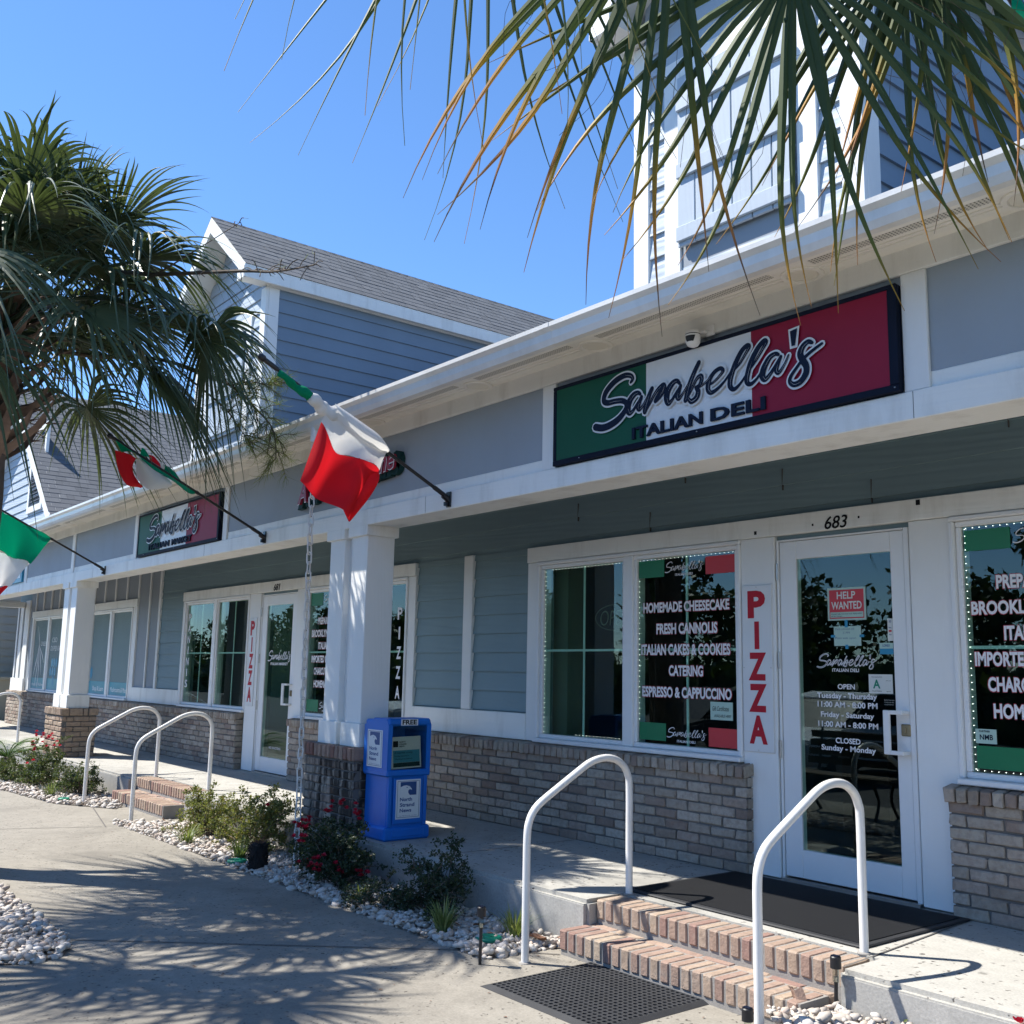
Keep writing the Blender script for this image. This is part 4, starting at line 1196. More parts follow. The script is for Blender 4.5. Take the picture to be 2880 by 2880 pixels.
# ---------------------------------------------------------------- shop signs
def shop_sign(x0, x1, xg, xr_, sub, sa, sb, sx0, sx1, label):
    z0, z1 = 2.528, 3.036; y = -1.42
    t = thing('shop_sign', label, 'sign', ((x0+x1)/2, y, z0), 'deli and market signs on the porch frieze')
    m = MB(); m.cbox(x0, x1, y-.004, y+.035, z0, z1, .006); m.build('backing_board', M['navy'], t)
    m = MB(); m.cbox(x0, x1, y-.012, y-.003, z0, z0+.034, .003); m.cbox(x0, x1, y-.012, y-.003, z1-.022, z1, .003); m.cbox(x0, x0+.030, y-.011, y-.003, z0+.0341, z1-.0221, .003); m.cbox(x1-.047, x1, y-.011, y-.003, z0+.0341, z1-.0221, .003)
    m.build('frame', M['navy'], t)
    a, b, c, d = x0+.030, x1-.047, z0+.034, z1-.022
    for (p, q, mt, nm) in ((a, xg, 'signgreen', 'green_panel'), (xg, xr_, 'signwhite', 'white_panel'), (xr_, b, 'signred', 'red_panel')):
        m = MB(); m.box(p, q, y-.007, y-.0035, c, d); m.build(nm, M[mt], t)
    g = x1-x0
    m = MB(); script_on(m, sx0, sx1, 2.672, 2.975, y-.018, .024, 1.6); m.build('script_outline', M['signwhite'], t)
    m = MB(); script_on(m, sx0, sx1, 2.672, 2.975, y-.021, .003, 1.6); m.build('script_letters', M['navy_ink'], t)
    m = MB()                                                            # pale dry-brush streaks inside the strokes
    sx = (sx1-sx0)/1.59
    for st in STROKES:
        if len(st) < 4: continue
        pts = [(sx0+(p-29)/1000*sx + w_*.00016, 2.672+(q+23)/1000*1.02 - w_*.0001) for p, q, w_ in st]
        for (i0, i1, o) in ((1, 4, .0), (len(st)//2, len(st)//2+3, .0025)):
            s2 = pts[i0:min(i1, len(pts))]
            if len(s2) > 2: m.ribbon([(p+o, q) for p, q in s2], [.0004]+[.0012]*(len(s2)-2)+[.0004], y-.0235)
    m.build('brush_streaks', M['signwhite'], t)
    wa, wb = sub.split(); cut = sa + (sb-sa)*(.56 if wb == 'DELI' else .50)
    for (wd, a_, b_) in ((wa, sa, cut), (wb, cut+(sb-sa)*.060, sb)):
        m = MB(); text_on(m, wd, a_, b_, 2.583, .068, y-.020, .030, space=1.05, thick=.012); m.build('block_letters', M['navy_ink'], t)
    m = MB()
    for x in (x0+.25, (x0+x1)/2, x1-.02): m.lathe([(.005, 0), (.004, .004)], (x, y-.014, z0+.017), 8)
    m.build('screw', M['steel'], t)
    return t
shop_sign(-4.784, -2.410, -3.977, -3.231, 'ITALIAN DELI', -4.081, -3.141, -4.385, -2.798, 'large green, white and red deli sign with navy frame, above door 683')
shop_sign(-12.44, -10.00, -11.67, -10.89, 'ITALIAN MARKET', -12.02, -10.71, -12.08, -10.48, 'smaller looking market sign in green, white and red, under the left flags')

# channel-letter sign behind the near flag
t = thing('letter_sign', 'maroon channel letters on a dark green cloud backing, partly behind the red flag', 'sign', (-7.4, -1.4, 2.6))
def zl(x): return 2.69 + (x+8.25)*.055
m = MB(); back = MB()
text_on(m, 'A Taste of Home', -8.20, -6.62, 2.680, .175, -1.462, .020, .18, tilt=.105, thick=.03); m.build('channel_letter', M['maroon'], t)
m = MB(); text_on(m, 'A Taste of Home', -8.206, -6.612, 2.672, .182, -1.4608, .034, .18, tilt=.105); m.build('letter_rim', M['signwhite'], t)
m = MB(); text_on(m, 'A Taste of Home', -8.25, -6.57, 2.640, .245, -1.432, .115, .18, tilt=.105, thick=.045); m.build('backing', M['darkgreen'], t)
# blue-edged sign on the far frieze
t = thing('blue_sign', 'white sign with blue border at the far left, half hidden by a flag', 'sign', (-19.2, -1.4, 2.55))
m = MB(); m.cbox(-20.2, -17.93, -1.425, -1.385, 2.55, 3.02, .005); m.build('border', M['sticker_blue'], t)
m = MB(); m.box(-20.12, -18.02, -1.429, -1.424, 2.62, 2.95); m.build('panel', M['signwhite'], t)

# PIZZA boards
def pizza_board(x0, x1, z0, z1, label):
    t = thing('pizza_sign', label, 'sign', ((x0+x1)/2, -.05, z0), 'white PIZZA boards beside the shop doors')
    m = MB(); m.cbox(x0, x1, -.052, -.0405, z0, z1, .002); m.build('board', M['signwhite'], t)
    m = MB(); w_ = x1-x0; h = (z1-z0-.065)/5
    for i, c in enumerate('PIZZA'):
        zb = z1-.028-h*(i+1)+.014; k = .18 if c != 'I' else .40
        text_on(m, c, x0+w_*k+.005, x1-w_*k-.005, zb, h-.022, -.0535, .045 if c != 'I' else .02)
    m.build('letters', M['brightred'], t)
    m = MB()
    for (x, z) in (((x0+x1)/2, z1-.012), ((x0+x1)/2, z0+.012), (x0+.012, (z0+z1)/2), (x1-.012, (z0+z1)/2)): m.prism([(x+.004*cos(k), z+.004*sin(k)) for k in range(6)], -.0545, -.052)
    m.build('screw', M['steel'], t)
pizza_board(-4.423, -4.182, .770, 1.851, 'tall white PIZZA board with red letters beside door 683')
pizza_board(-12.165, -11.965, .780, 1.862, 'tall white PIZZA board with red letters beside door 681')

# ---------------------------------------------------------------- security camera
CAMS = Matrix.Translation((-3.587, -1.42, 3.075)) @ Matrix.Scale(.70, 4) @ Matrix.Translation((3.587, 1.42, -3.075))
t = thing('security_camera', 'white round security camera with black eye above the deli sign', 'camera', (-3.587, -1.50, 3.06))
m = MB(); m.M = CAMS; m.cbox(-3.52, -3.435, -1.418, -1.405, 3.06, 3.15, .006); m.cbox(-3.575, -3.49, -1.47, -1.418, 3.085, 3.10, .004); m.build('bracket', M['white'], t)
m = MB(); m.M = CAMS; m.lathe([(.0, .075), (.045, .072), (.058, .060), (.060, .042)], (-3.587, -1.49, 3.04), 24); m.lathe([(.060, .034), (.060, .0), (.055, -.03), (.040, -.052), (.015, -.062), (0, -.063)], (-3.587, -1.49, 3.04), 24); m.build('housing', M['white'], t, smooth=True, auto=35)
m = MB(); m.M = CAMS; m.lathe([(.057, .0415), (.057, .0345)], (-3.587, -1.49, 3.04), 24); m.build('seam', M['black'], t)
m = MB(); m.M = CAMS
P = []
for i in range(11):
    th = i/10; row = []
    for j in range(9):
        ph = -1.30 + (j/8-.5)*1.5*(1-.45*th); r_ = .0615
        zz = .02-.07*th; rr = math.sqrt(max(r_*r_-max(0, -zz)**2*1.0, .0004)) if zz < 0 else r_
        row.append((-3.587+rr*cos(ph), -1.49+rr*sin(ph), 3.04+zz))
    P.append(row)
m.grid(P); m.build('eye_panel', M['black'], t, smooth=True)

# ---------------------------------------------------------------- rain chain
t = thing('rain_chain', 'pale link chain hanging from the gutter down to the roses', 'chain', (-7.2, -1.83, -.2))
m = MB(); m.lathe([(.035, .12), (.035, .0), (.028, -.01)], (-7.22, -1.83, 3.03), 14); m.build('outlet', M['gutter'], t)
m = MB(); pts = []
for k in range(17):
    a = 2*pi*k/16
    pts.append((.020*cos(a), 0, (.026 if sin(a) > 0 else -.026)+.020*sin(a)))
m.tube(pts, .0062, 6, False)
l0 = m.build('link', M['chain'], t, smooth=True)
n = 44; zt, zb = 2.99, -.20
for i in range(n):
    l = l0 if i == 0 else l0.copy()
    if i: C.objects.link(l)
    q = i/(n-1)
    l.matrix_parent_inverse = Matrix.Translation(-Vector(t.location))
    l.location = (-7.225+.045*q, -1.83, zt+(zb-zt)*q); l.rotation_euler = (rnd.uniform(-.08, .08), rnd.uniform(-.08, .08), (i % 2)*pi/2+rnd.uniform(-.3, .3)+.5)

# ---------------------------------------------------------------- flags
POLE_DIR = Vector((0, -1.463, .722)).normalized()
def flagpole(x, label):
    b = Vector((x, -1.40, 2.462))
    t = thing('wall_flag', label, 'flag', tuple(b), 'flags on black poles along the porch beam')
    m = MB(); m.cbox(x-.028, x+.028, -1.419, -1.407, 2.405, 2.515, .003)
    m.tube([b+Vector((0, -.008, -.01)), b+Vector((0, -.06, .022))], .022, 10); m.cbox(x-.012, x+.012, -1.45, -1.419, 2.41, 2.44, .003)
    m.build('bracket', M['black_gloss'], t)
    e = b+POLE_DIR*1.66
    m = MB(); m.tube([b+POLE_DIR*.05, b+POLE_DIR*.16], .0165, 10); m.tube([b+POLE_DIR*.06, e], .0125, 10); m.tube([b+POLE_DIR*.755, b+POLE_DIR*.785], .0160, 10)
    m.build('pole', M['black_gloss'], t, smooth=True, auto=40)
    m = MB(); m.tube([e-POLE_DIR*.12, e-POLE_DIR*.02], .017, 10); m.tube([e-POLE_DIR*.03, e-POLE_DIR*.01, e+POLE_DIR*.015, e+POLE_DIR*.03], [.012, .024, .024, .012], 10); m.build('finial', M['black_gloss'], t, smooth=True, auto=40)
    return t, b
def loft(P0, P1, nu, nv, f=None):
    """grid between two polylines given as lists of points"""
    a = curve3(P0, 12); b = curve3(P1, 12)
    def at(c, u):
        q = u*(len(c)-1); i = min(int(q), len(c)-2); r_ = q-i
        return Vector(c[i])*(1-r_)+Vector(c[i+1])*r_
    G = []
    for j in range(nv+1):
        v = j/nv; row = []
        for i in range(nu+1):
            u = i/nu; p = at(a, u)*(1-v)+at(b, u)*v
            if f: p = p + Vector(f(u, v))
            row.append(p)
        G.append(row)
    return G
def piece(t, name, mat, P0, P1, f=None, nu=26, nv=16):
    m = MB(); m.grid(loft(P0, P1, nu, nv, f)); o = m.build(name, M[mat], t, smooth=True); return o
# near flag: green and white rolled round the pole, white and red hanging
x = -5.935
t, b = flagpole(x, 'near Italian flag hanging red end down beside the white pillar')
m = MB()
def rolled(d0, d1, r0, r1, mat, name):
    m = MB(); pts = []; rs = []
    for k in range(15):
        q = k/14; d = d0+(d1-d0)*q
        pts.append(b+POLE_DIR*d+Vector((.012*sin(q*9), .0, -.010-.012*sin(q*5)*0 - (r0+(r1-r0)*q)*.35))); rs.append((r0+(r1-r0)*q)*(1+.13*sin(q*17+d0*9)))
    m.tube(pts, rs, 12); m.build(name, M[mat], t, smooth=True)
rolled(1.53, 1.27, .020, .036, 'flag_green', 'green_roll')
rolled(1.275, 1.06, .038, .052, 'flag_white', 'white_roll')
d = lambda k, dz=0, dx=0: tuple(b+POLE_DIR*k+Vector((dx, 0, dz)))
piece(t, 'white_wrap', 'flag_white', [d(1.08, .05, .02), d(.85, .045, .05), d(.70, .045, .05), d(.615, .012, .015)],
      [d(1.10, -.06, .045), d(.87, -.09, .085), d(.72, -.065, .07), d(.615, -.02, .02)], lambda u, v: (.04*sin(pi*v), 0, 0))
W0 = [(x+.03, -2.43, 2.93), (x+.06, -2.30, 2.865), (x+.06, -2.12, 2.79), (x+.02, -1.955, 2.735)]
W1 = [(x-.03, -2.435, 2.86), (x-.02, -2.345, 2.690), (x+.08, -2.20, 2.635), (x+.03, -2.020, 2.585)]
wob = lambda u, v: (.055*sin(u*9+v*2)*(.3+v), .012*sin(v*7+u*3), .010*sin(u*14+v*9))
piece(t, 'white_stripe', 'flag_white', W0, W1, lambda u, v: (.035*sin(u*9)*v, 0, .006*sin(u*22+v*8)))
R1 = [(x-.11, -2.525, 2.463), (x-.06, -2.44, 2.365), (x+.06, -2.30, 2.285), (x+.02, -2.215, 2.212)]
def rf(u, v):
    return (.035*sin(u*9)*(1-v)+.13*sin(pi*min(1, u*1.15))*sin(u*7.2+1.2)*v*(1.1-v)*2.2, .0, .012*sin(u*10+3)*v*(1-v)*4)
piece(t, 'red_stripe', 'flag_red', W1, R1, rf, 34, 24)
F0 = [(x+.03, -2.020, 2.585), (x+.10, -2.055, 2.50), (x+.08, -2.11, 2.38), (x+.02, -2.215, 2.212)]
F1 = [(x+.08, -2.20, 2.635), (x-.04, -2.25, 2.50), (x-.02, -2.27, 2.35), (x+.01, -2.22, 2.214)]
piece(t, 'red_fold', 'flag_red', F0, F1, lambda u, v: (.05*sin(pi*v)*sin(pi*u), 0, 0))
# market flag, blown into a bundle
x = -8.94
t, b = flagpole(x, 'middle Italian flag bunched up by the wind below the palm frond')
d = lambda k, dz=0, dx=0: tuple(b+POLE_DIR*k+Vector((dx, 0, dz)))
G0 = [d(1.62, -.01, .02), d(1.30, -.02, .03), d(1.0, -.02, .03), d(.80, -.015, .02)]
G1 = [(x+.05, -2.80, 3.06), (x+.12, -2.60, 2.985), (x+.15, -2.37, 2.825), (x+.04, -2.11, 2.785)]
piece(t, 'green_stripe', 'flag_green', G0, G1, lambda u, v: (.05*sin(u*11)*v, .01*sin(u*8)*v, .02*sin(u*13)*v))
H1 = [(x+.02, -2.66, 3.02), (x-.05, -2.62, 2.88), (x+.03, -2.52, 2.775), (x+.05, -2.385, 2.79)]
H0 = [(x+.08, -2.70, 3.03), (x+.10, -2.60, 2.985), (x+.12, -2.47, 2.91), (x+.12, -2.37, 2.83)]
piece(t, 'white_stripe', 'flag_white', H0, H1, lambda u, v: (.06*sin(pi*v), 0, .012*sin(u*9)))
K1 = [(x-.02, -2.835, 3.085), (x-.06, -2.79, 2.95), (x-.04, -2.70, 2.80), (x+.0, -2.60, 2.775)]
K0 = [(x+.02, -2.66, 3.03), (x-.0, -2.68, 2.95), (x+.0, -2.64, 2.86), (x+.03, -2.60, 2.778)]
piece(t, 'red_stripe', 'flag_red', K0, K1, lambda u, v: (.05*sin(pi*v), 0, .01*sin(u*9)))
L0 = [d(1.30, .03, -.02), d(1.2, .11, -.06), d(1.05, .12, -.05), d(.93, .02, -.02)]
piece(t, 'green_loop', 'flag_green', [d(1.36, .02, -.01), d(1.33, .10, -.05), d(1.27, .09, -.07), d(1.20, .0, -.02)], [d(1.34, 0, .01), d(1.30, .03, .0), d(1.26, .03, .0), d(1.20, .0, .0)], None, 14, 8)
piece(t, 'green_tail', 'flag_green', [d(1.10, .08, -.06), d(1.0, .09, -.08), d(.92, .03, -.06), d(.885, -.02, -.03)], [d(1.12, .0, -.02), d(1.02, .0, -.01), d(.95, -.01, -.01), d(.88, -.02, -.01)], lambda u, v: (.03*sin(pi*v), 0, 0), 14, 8)
piece(t, 'red_peek', 'flag_red', [d(1.26, .08, -.07), d(1.20, .10, -.08), d(1.14, .07, -.07)], [d(1.25, .0, -.02), d(1.2, .01, -.02), d(1.12, .0, -.02)], None, 12, 6)
piece(t, 'white_peek', 'flag_white', [d(1.14, .085, -.08), d(1.09, .10, -.08), d(1.04, .07, -.07)], [d(1.14, .02, -.03), d(1.09, .02, -.03), d(1.02, .0, -.02)], None, 12, 6)
# far flag, hanging open
x = -13.68
t, b = flagpole(x, 'leftmost Italian flag hanging open, green stripe nearest its pole')
d = lambda k, dz=0, dx=0: tuple(b+POLE_DIR*k+Vector((dx, 0, dz)))
dirs = Vector((0, -.36, -.52)).normalized()
def edge(t_, s0=.775, s1=1.55):
    out = []
    for k in range(6):
        q = k/5; p = b+POLE_DIR*(s0+(s1-s0)*q)
        drop = Vector((.05*sin(q*8+t_*3)*t_, -.42*t_*(1-q)-.02*t_, -(.62+.36*q)*t_))
        out.append(tuple(p+drop))
    return out
def fw(u, v): return (.05*sin(u*7+v*2.4), 0, .012*sin(u*13+v*5))
for (a_, b_, mt, nm) in ((.0, .53, 'flag_green', 'green_stripe'), (.53, 1.02, 'flag_white', 'white_stripe'), (1.02, 1.52, 'flag_red', 'red_stripe')):
    piece(t, nm, mt, edge(a_), edge(b_), fw)
# flag at the top right corner
x = -1.20
t, b = flagpole(x, 'flag at the top right corner, green cloth twisted round its pole')
d = lambda k, dz=0, dx=0: tuple(b+POLE_DIR*k+Vector((dx, 0, dz)))
piece(t, 'green_stripe', 'flag_green', [d(1.64, -.015, .02), d(1.4, -.02, .02), d(1.0, -.02, .02), d(.72, -.02, .02)], [d(1.66, -.17, .02), d(1.54, -.21, .08), d(1.30, -.30, .05), d(.80, -.40, .02)], lambda u, v: (.04*sin(u*12)*v, 0, 0))
piece(t, 'white_stripe', 'flag_white', [d(1.54, -.21, .08), d(1.30, -.30, .05), d(.80, -.40, .02)], [d(1.40, -.45, .04), d(1.1, -.62, .05), d(.78, -.66, .02)])

# ---------------------------------------------------------------- handrails
def handrail(x, label):
    t = thing('handrail', label, 'handrail', (x, -1.15, 0), 'white bent-pipe handrails beside the steps')
    P = [(-1.15, -.02), (-1.15, .3), (-1.15, .60), (-1.162, .668), (-1.197, .722), (-1.26, .760), (-1.335, .773), (-1.41, .766), (-1.475, .746), (-1.54, .713), (-1.68, .636), (-1.82, .557), (-1.875, .512), (-1.905, .46), (-1.918, .39), (-1.92, .2), (-1.92, PZ-.03)]
    m = MB(); m.tube(curve3([(x, a, z) for a, z in P], 4), .0205, 16); m.build('pipe', M['rail'], t, smooth=True, auto=50)
    for (y, z) in ((-1.15, 0), (-1.92, PZ)):
        m = MB(); m.lathe([(.034, 0), (.032, .004), (.0225, .007), (.0215, .007)], (x, y, z+.0005), 16); m.build('foot_collar', M['mortar_light'], t)
    return t
h = handrail(-4.385, 'nearest white pipe rail but one, rising from the pebbles left of the tan steps')
dup(h, (1.522, 0, 0), 'nearest white pipe rail, right of the tan steps in front of the glass door')
dup(h, (-7.49, -.06, 0), 'far white pipe rail at the left edge of the brown steps')
dup(h, (-6.00, -.05, 0), 'far white pipe rail at the right of the brown steps, above the green shrubs')
dup(h, (-13.6, -.1, 0), 'farthest white pipe rail at the left edge of the photo by the tan pier')

# ---------------------------------------------------------------- mats
t = thing('door_mat', 'wide black ribbed rubber mat in front of glass door 683', 'mat', (-3.68, -.6, 0))
m = MB(); m.cbox(-4.47, -2.90, -1.10, -.105, .001, .014, .006); m.build('border', M['rubber'], t)
m = MB(); m.box(-4.43, -2.94, -1.06, -.145, .010, .018); m.build('ribbed_field', M['tread'], t)
t = thing('drain_mat', 'black rubber mat full of round holes on the path below the steps', 'mat', (-3.77, -1.95, PZ))
bm = bmesh.new()
x0, x1, y0, y1 = -4.165, -3.40, -2.32, -1.65; nx, ny = 24, 21; z = PZ+.013
sx, sy = (x1-x0)/nx, (y1-y0)/ny; V = []; F = []
for i in range(nx):
    for j in range(ny):
        ox = (j % 2)*.0
        cx, cy = x0+(i+.5)*sx, y0+(j+.5)*sy; r_ = .0108
        o = len(V); K = 12
        corner = [(cx-sx/2, cy-sy/2), (cx+sx/2, cy-sy/2), (cx+sx/2, cy+sy/2), (cx-sx/2, cy+sy/2)]
        ring = []
        for k in range(K):
            a = 2*pi*k/K-3*pi/4
            e = max(abs(cos(a)), abs(sin(a)))
            V.append((cx+cos(a)/e*sx/2, cy+sin(a)/e*sy/2, z))
        for k in range(K):
            a = 2*pi*k/K-3*pi/4; V.append((cx+r_*cos(a), cy+r_*sin(a), z))
        for k in range(K):
            a = 2*pi*k/K-3*pi/4; V.append((cx+r_*cos(a), cy+r_*sin(a), PZ+.002))
        for k in range(K):
            k2 = (k+1) % K
            F.append((o+k, o+k2, o+K+k2, o+K+k)); F.append((o+K+k, o+K+k2, o+2*K+k2, o+2*K+k))
m = MB(); m.add(V, F); bm.free(); m.build('perforated_sheet', M['rubber'], t)
m = MB()
for (a, b, c, d, s) in [(x0, x1, y0, -1, 0), (x0, x1, y1, 1, 0), (y0, y1, x0, -1, 1), (y0, y1, x1, 1, 1)]:
    w_ = .035
    if s == 0: m.add([(a-w_, c+d*w_, PZ+.001), (b+w_, c+d*w_, PZ+.001), (b, c, z+.001), (a, c, z+.001)], [(0, 1, 2, 3) if d < 0 else (3, 2, 1, 0)])
    else: m.add([(c+d*w_, a-w_, PZ+.001), (c+d*w_, b+w_, PZ+.001), (c, b, z+.001), (c, a, z+.001)], [(3, 2, 1, 0) if d < 0 else (0, 1, 2, 3)])
m.build('bevelled_border', M['rubber'], t)

# ---------------------------------------------------------------- newspaper box
bx = thing('newspaper_box', 'blue plastic free newspaper box standing against the stained brick pier', 'newspaper box', (-6.85, -1.19, 0))
X_, Y0, Y1 = -6.68, -1.375, -1.005; XB = -7.02
m = MB()
m.cbox(XB, X_-.01, Y0+.012, Y1-.012, .0, .50, .015)
m.cbox(XB-.0, X_+.012, Y0-.02, Y1+.02, .0, .10, .015)
m.cbox(X_-.02, X_+.004, Y0+.012, Y0+.045, .10, .50, .006); m.cbox(X_-.02, X_+.004, Y1-.045, Y1-.012, .10, .50, .006)
m.build('lower_body', M['boxblue'], bx)
m = MB()                                                               # hood with an open front window
def hood(y0, y1):
    m.xprism([(y0, .0)], 0, 0) if False else None
side = [(XB, .48), (X_, .48), (X_+.006, .84), (X_-.02, .882), (XB+.14, .878), (XB, .835)]
for (a, b) in ((Y0-.008, Y0+.03), (Y1-.03, Y1+.008)): m.prism(side, a, b)
m.box(XB, XB+.03, Y0+.03, Y1-.03, .48, .83)
m.cbox(XB+.1, X_+.008, Y0-.006, Y1+.006, .835, .888, .015); m.cbox(XB, XB+.16, Y0-.004, Y1+.004, .81, .876, .015)
m.cbox(XB+.0, X_+.010, Y0-.010, Y1+.010, .462, .512, .010)
m.box(XB, X_-.01, Y0+.03, Y1-.03, .475, .49)
m.build('hood', M['boxblue'], bx)
m = MB(); m.M = Matrix.Translation((X_+.004, 0, 0)) @ Matrix.Rotation(pi/2, 4, 'Z'); m.box(Y0+.032, Y1-.032, .004, .007, .515, .83); m.M = None; m.build('window', M['clear'], bx)
m = MB(); m.cbox(X_+.001, X_+.010, Y0+.055, Y1-.055, .12, .45, .004); m.build('front_panel', M['boxblue'], bx)
m = MB(); m.cbox(X_-.005, X_+.016, Y0+.04, Y1-.04, .025, .085, .006); m.build('foot_panel', M['boxblue'], bx)
EAGLE = [(0, .38), (.18, .28), (.36, .25), (.56, .33), (.70, .52), (.71, .62), (.58, .55), (.48, .66), (.49, .83), (.59, 1.0), (0, 1.0)]
def poster(Mx, w_, h, nm):
    """printed poster in a local x,z frame facing -y"""
    m = MB(); m.M = Mx; m.box(0, w_, -.003, .0, 0, h); p = m.build(nm, M['signwhite'], bx)
    m = MB(); m.M = Mx
    for (a, b, c, d) in [(.01, w_-.01, .010, .013), (.01, w_-.01, h-.013, h-.010), (.01, .013, .013, h-.013), (w_-.013, w_-.01, .013, h-.013)]: m.box(a, b, -.0036, -.003, c, d)
    m.box(w_*.17, w_*.83, -.0036, -.003, h*.60, h*.94)
    for i, s in enumerate(('North', 'Strand', 'News')): text_on(m, s, w_*.16, w_*(.66, .76, .64)[i], h*(.45, .31, .17)[i], h*.095, -.0036, .03)
    text_on(m, 'Your FREE Source for Local News', w_*.14, w_*.88, h*.07, h*.022, -.0036, .0)
    m.build('poster_print', M['posterblue'], p)
    m = MB(); m.M = Mx; m.prism([(w_*(.17+a*.66), h*(.94-b*.34)) for a, b in EAGLE], -.0042, -.0037); m.build('eagle_head', M['signwhite'], p)
    m = MB(); m.M = Mx; m.prism([(w_*.40, h*.80), (w_*.44, h*.81), (w_*.47, h*.795), (w_*.44, h*.785)], -.0048, -.0043); m.build('eagle_eye', M['posterblue'], p)
poster(Matrix.Translation((X_+.0105, Y0+.075, .155)) @ Matrix.Rotation(pi/2, 4, 'Z'), .215, .285, 'front_poster')
poster(Matrix.Translation((XB+.055, Y0-.0085, .525)), .215, .275, 'side_poster')
m = MB(); m.M = Matrix.Translation((X_+.0085, Y0+.10, .838)) @ Matrix.Rotation(pi/2, 4, 'Z'); m.box(0, .15, -.003, 0, 0, .046)
fl = m.build('free_label', M['signwhite'], bx)
m = MB(); m.M = Matrix.Translation((X_+.0085, Y0+.10, .838)) @ Matrix.Rotation(pi/2, 4, 'Z'); text_on(m, 'FREE', .01, .14, .006, .036, -.0036, .035); m.build('free_print', M['ink'], fl)
np_ = thing('newspaper', 'folded newspaper shown in the window of the blue box', 'newspaper', (-6.70, -1.19, .51))
Mx = Matrix.Translation((X_-.022, Y0+.045, .515)) @ Matrix.Rotation(pi/2, 4, 'Z') @ Matrix.Rotation(-.06, 4, 'X') @ Matrix.Rotation(-.03, 4, 'Y')
m = MB(); m.M = Mx; m.cbox(0, .27, -.002, .012, 0, .235, .003); pg = m.build('pages', M['paper'], np_)
m = MB(); m.M = Mx; m.box(.018, .255, -.0032, -.0021, .045, .135); m.build('photo_block', M['teal'], np_)
m = MB(); m.M = Mx; m.box(.018, .255, -.0032, -.0021, .012, .044); m.build('dark_block', M['darkgreen'], np_)
m = MB(); m.M = Mx; m.box(.02, .065, -.0032, -.0021, .16, .205)
for i, s in enumerate(('NORTH', 'STRAND', 'NEWS')): text_on(m, s, .075, (.13, .14, .12)[i], .190-.016*i, .011, -.0033, .03)
text_on(m, 'A long time coming', .03, .19, .112, .012, -.0042, .01); text_on(m, 'Funding restored to', .03, .16, .088, .011, -.0042, .0); text_on(m, 'Title Beach nourishment', .03, .19, .066, .011, -.0042, .0)
m.build('headline', M['ink'], np_)

# ---------------------------------------------------------------- solar path lights
def solar(x, y, label, z0=PZ, hh=.29):
    t = thing('solar_light', label, 'garden light', (x, y, z0), 'small black solar path lights')
    m = MB(); m.tube([(x, y, z0-.04), (x+.004, y, z0+hh-.105)], .0085, 10); m.build('stake', M['black'], t, smooth=True, auto=40)
    m = MB(); m.tube([(x+.004, y, z0+hh-.106), (x+.005, y, z0+hh-.048)], .014, 14); m.build('clear_lens', M['clear'], t, smooth=True, auto=40)
    m = MB(); m.tube([(x+.004, y, z0+hh-.105), (x+.004, y, z0+hh-.085)], .010, 12); m.build('chrome_cup', M['steel'], t)
    m = MB(); m.tube([(x+.005, y, z0+hh-.050), (x+.005, y, z0+hh-.004), (x+.005, y, z0+hh)], [.024, .0235, .020], 18)
    m.build('cap', M['black'], t, smooth=True, auto=30)
    m = MB(); m.box(x-.012, x+.022, y-.012, y+.012, z0+hh+.0005, z0+hh+.003); m.build('solar_cell', M['navy'], t)
    return t
solar(-4.50, -2.13, 'black solar light at the near edge of the pebbles left of the holed mat')
solar(-2.78, -1.505, 'black solar light in the pebbles at the right end of the brick steps', PZ+.10, .22)
solar(-2.84, -2.03, 'black solar light at the bottom edge, left of the nearest rail foot', PZ, .185)
# small green valve lids and litter
def lid(x, y, label, r=.075):
    m = MB(); m.lathe([(r, 0), (r, .012), (r*.9, .018), (r*.3, .018), (r*.28, .022), (0, .022)], (x, y, PZ+.03), 20)
    o = m.build('valve_lid', M['greenlid'], smooth=True, auto=30); tag(o, label, 'lid', 'green valve lids in the pebbles')
lid(-4.78, -1.86, 'green round valve lid behind the nearest solar light'); lid(-7.72, -2.05, 'green round valve lid beside the black stump'); lid(-12.2, -2.1, 'green round valve lid among far left pebbles by the rail foot', .06)
m = MB(); m.grid([[(-2.93+.06*i/4-.01*j, -1.60+.02*sin(i*2), PZ+.125+.045*j/3+.012*sin(i*3+j)) for i in range(5)] for j in range(4)])
o = m.build('candy_wrapper', M['brick_cap'], smooth=True); tag(o, 'crumpled red wrapper against the end of the lower brick step', 'wrapper')
def dead_leaf(x, y, s, label, rz):
    P = []
    for i in range(9):
        u = i/8; row = []
        for j in range(5):
            v = j/4-.5; wv = sin(pi*u)**.7*.5
            a, b = (u-.5)*s, v*wv*s
            row.append((x+a*cos(rz)-b*sin(rz), y+a*sin(rz)+b*cos(rz), PZ+.045+.25*s*(v*v)*2+.05*s*sin(u*6)))
        P.append(row)
    m = MB(); m.grid(P); o = m.build('dead_leaf', M['dry'], smooth=True); tag(o, label, 'leaf', 'dry brown leaves on the ground')
dead_leaf(-4.60, -1.66, .12, 'curled brown leaf by the foot of the nearest step', .5)
dead_leaf(-5.02, -1.75, .07, 'small brown leaf on the pebbles between two grass tufts', 1.4)

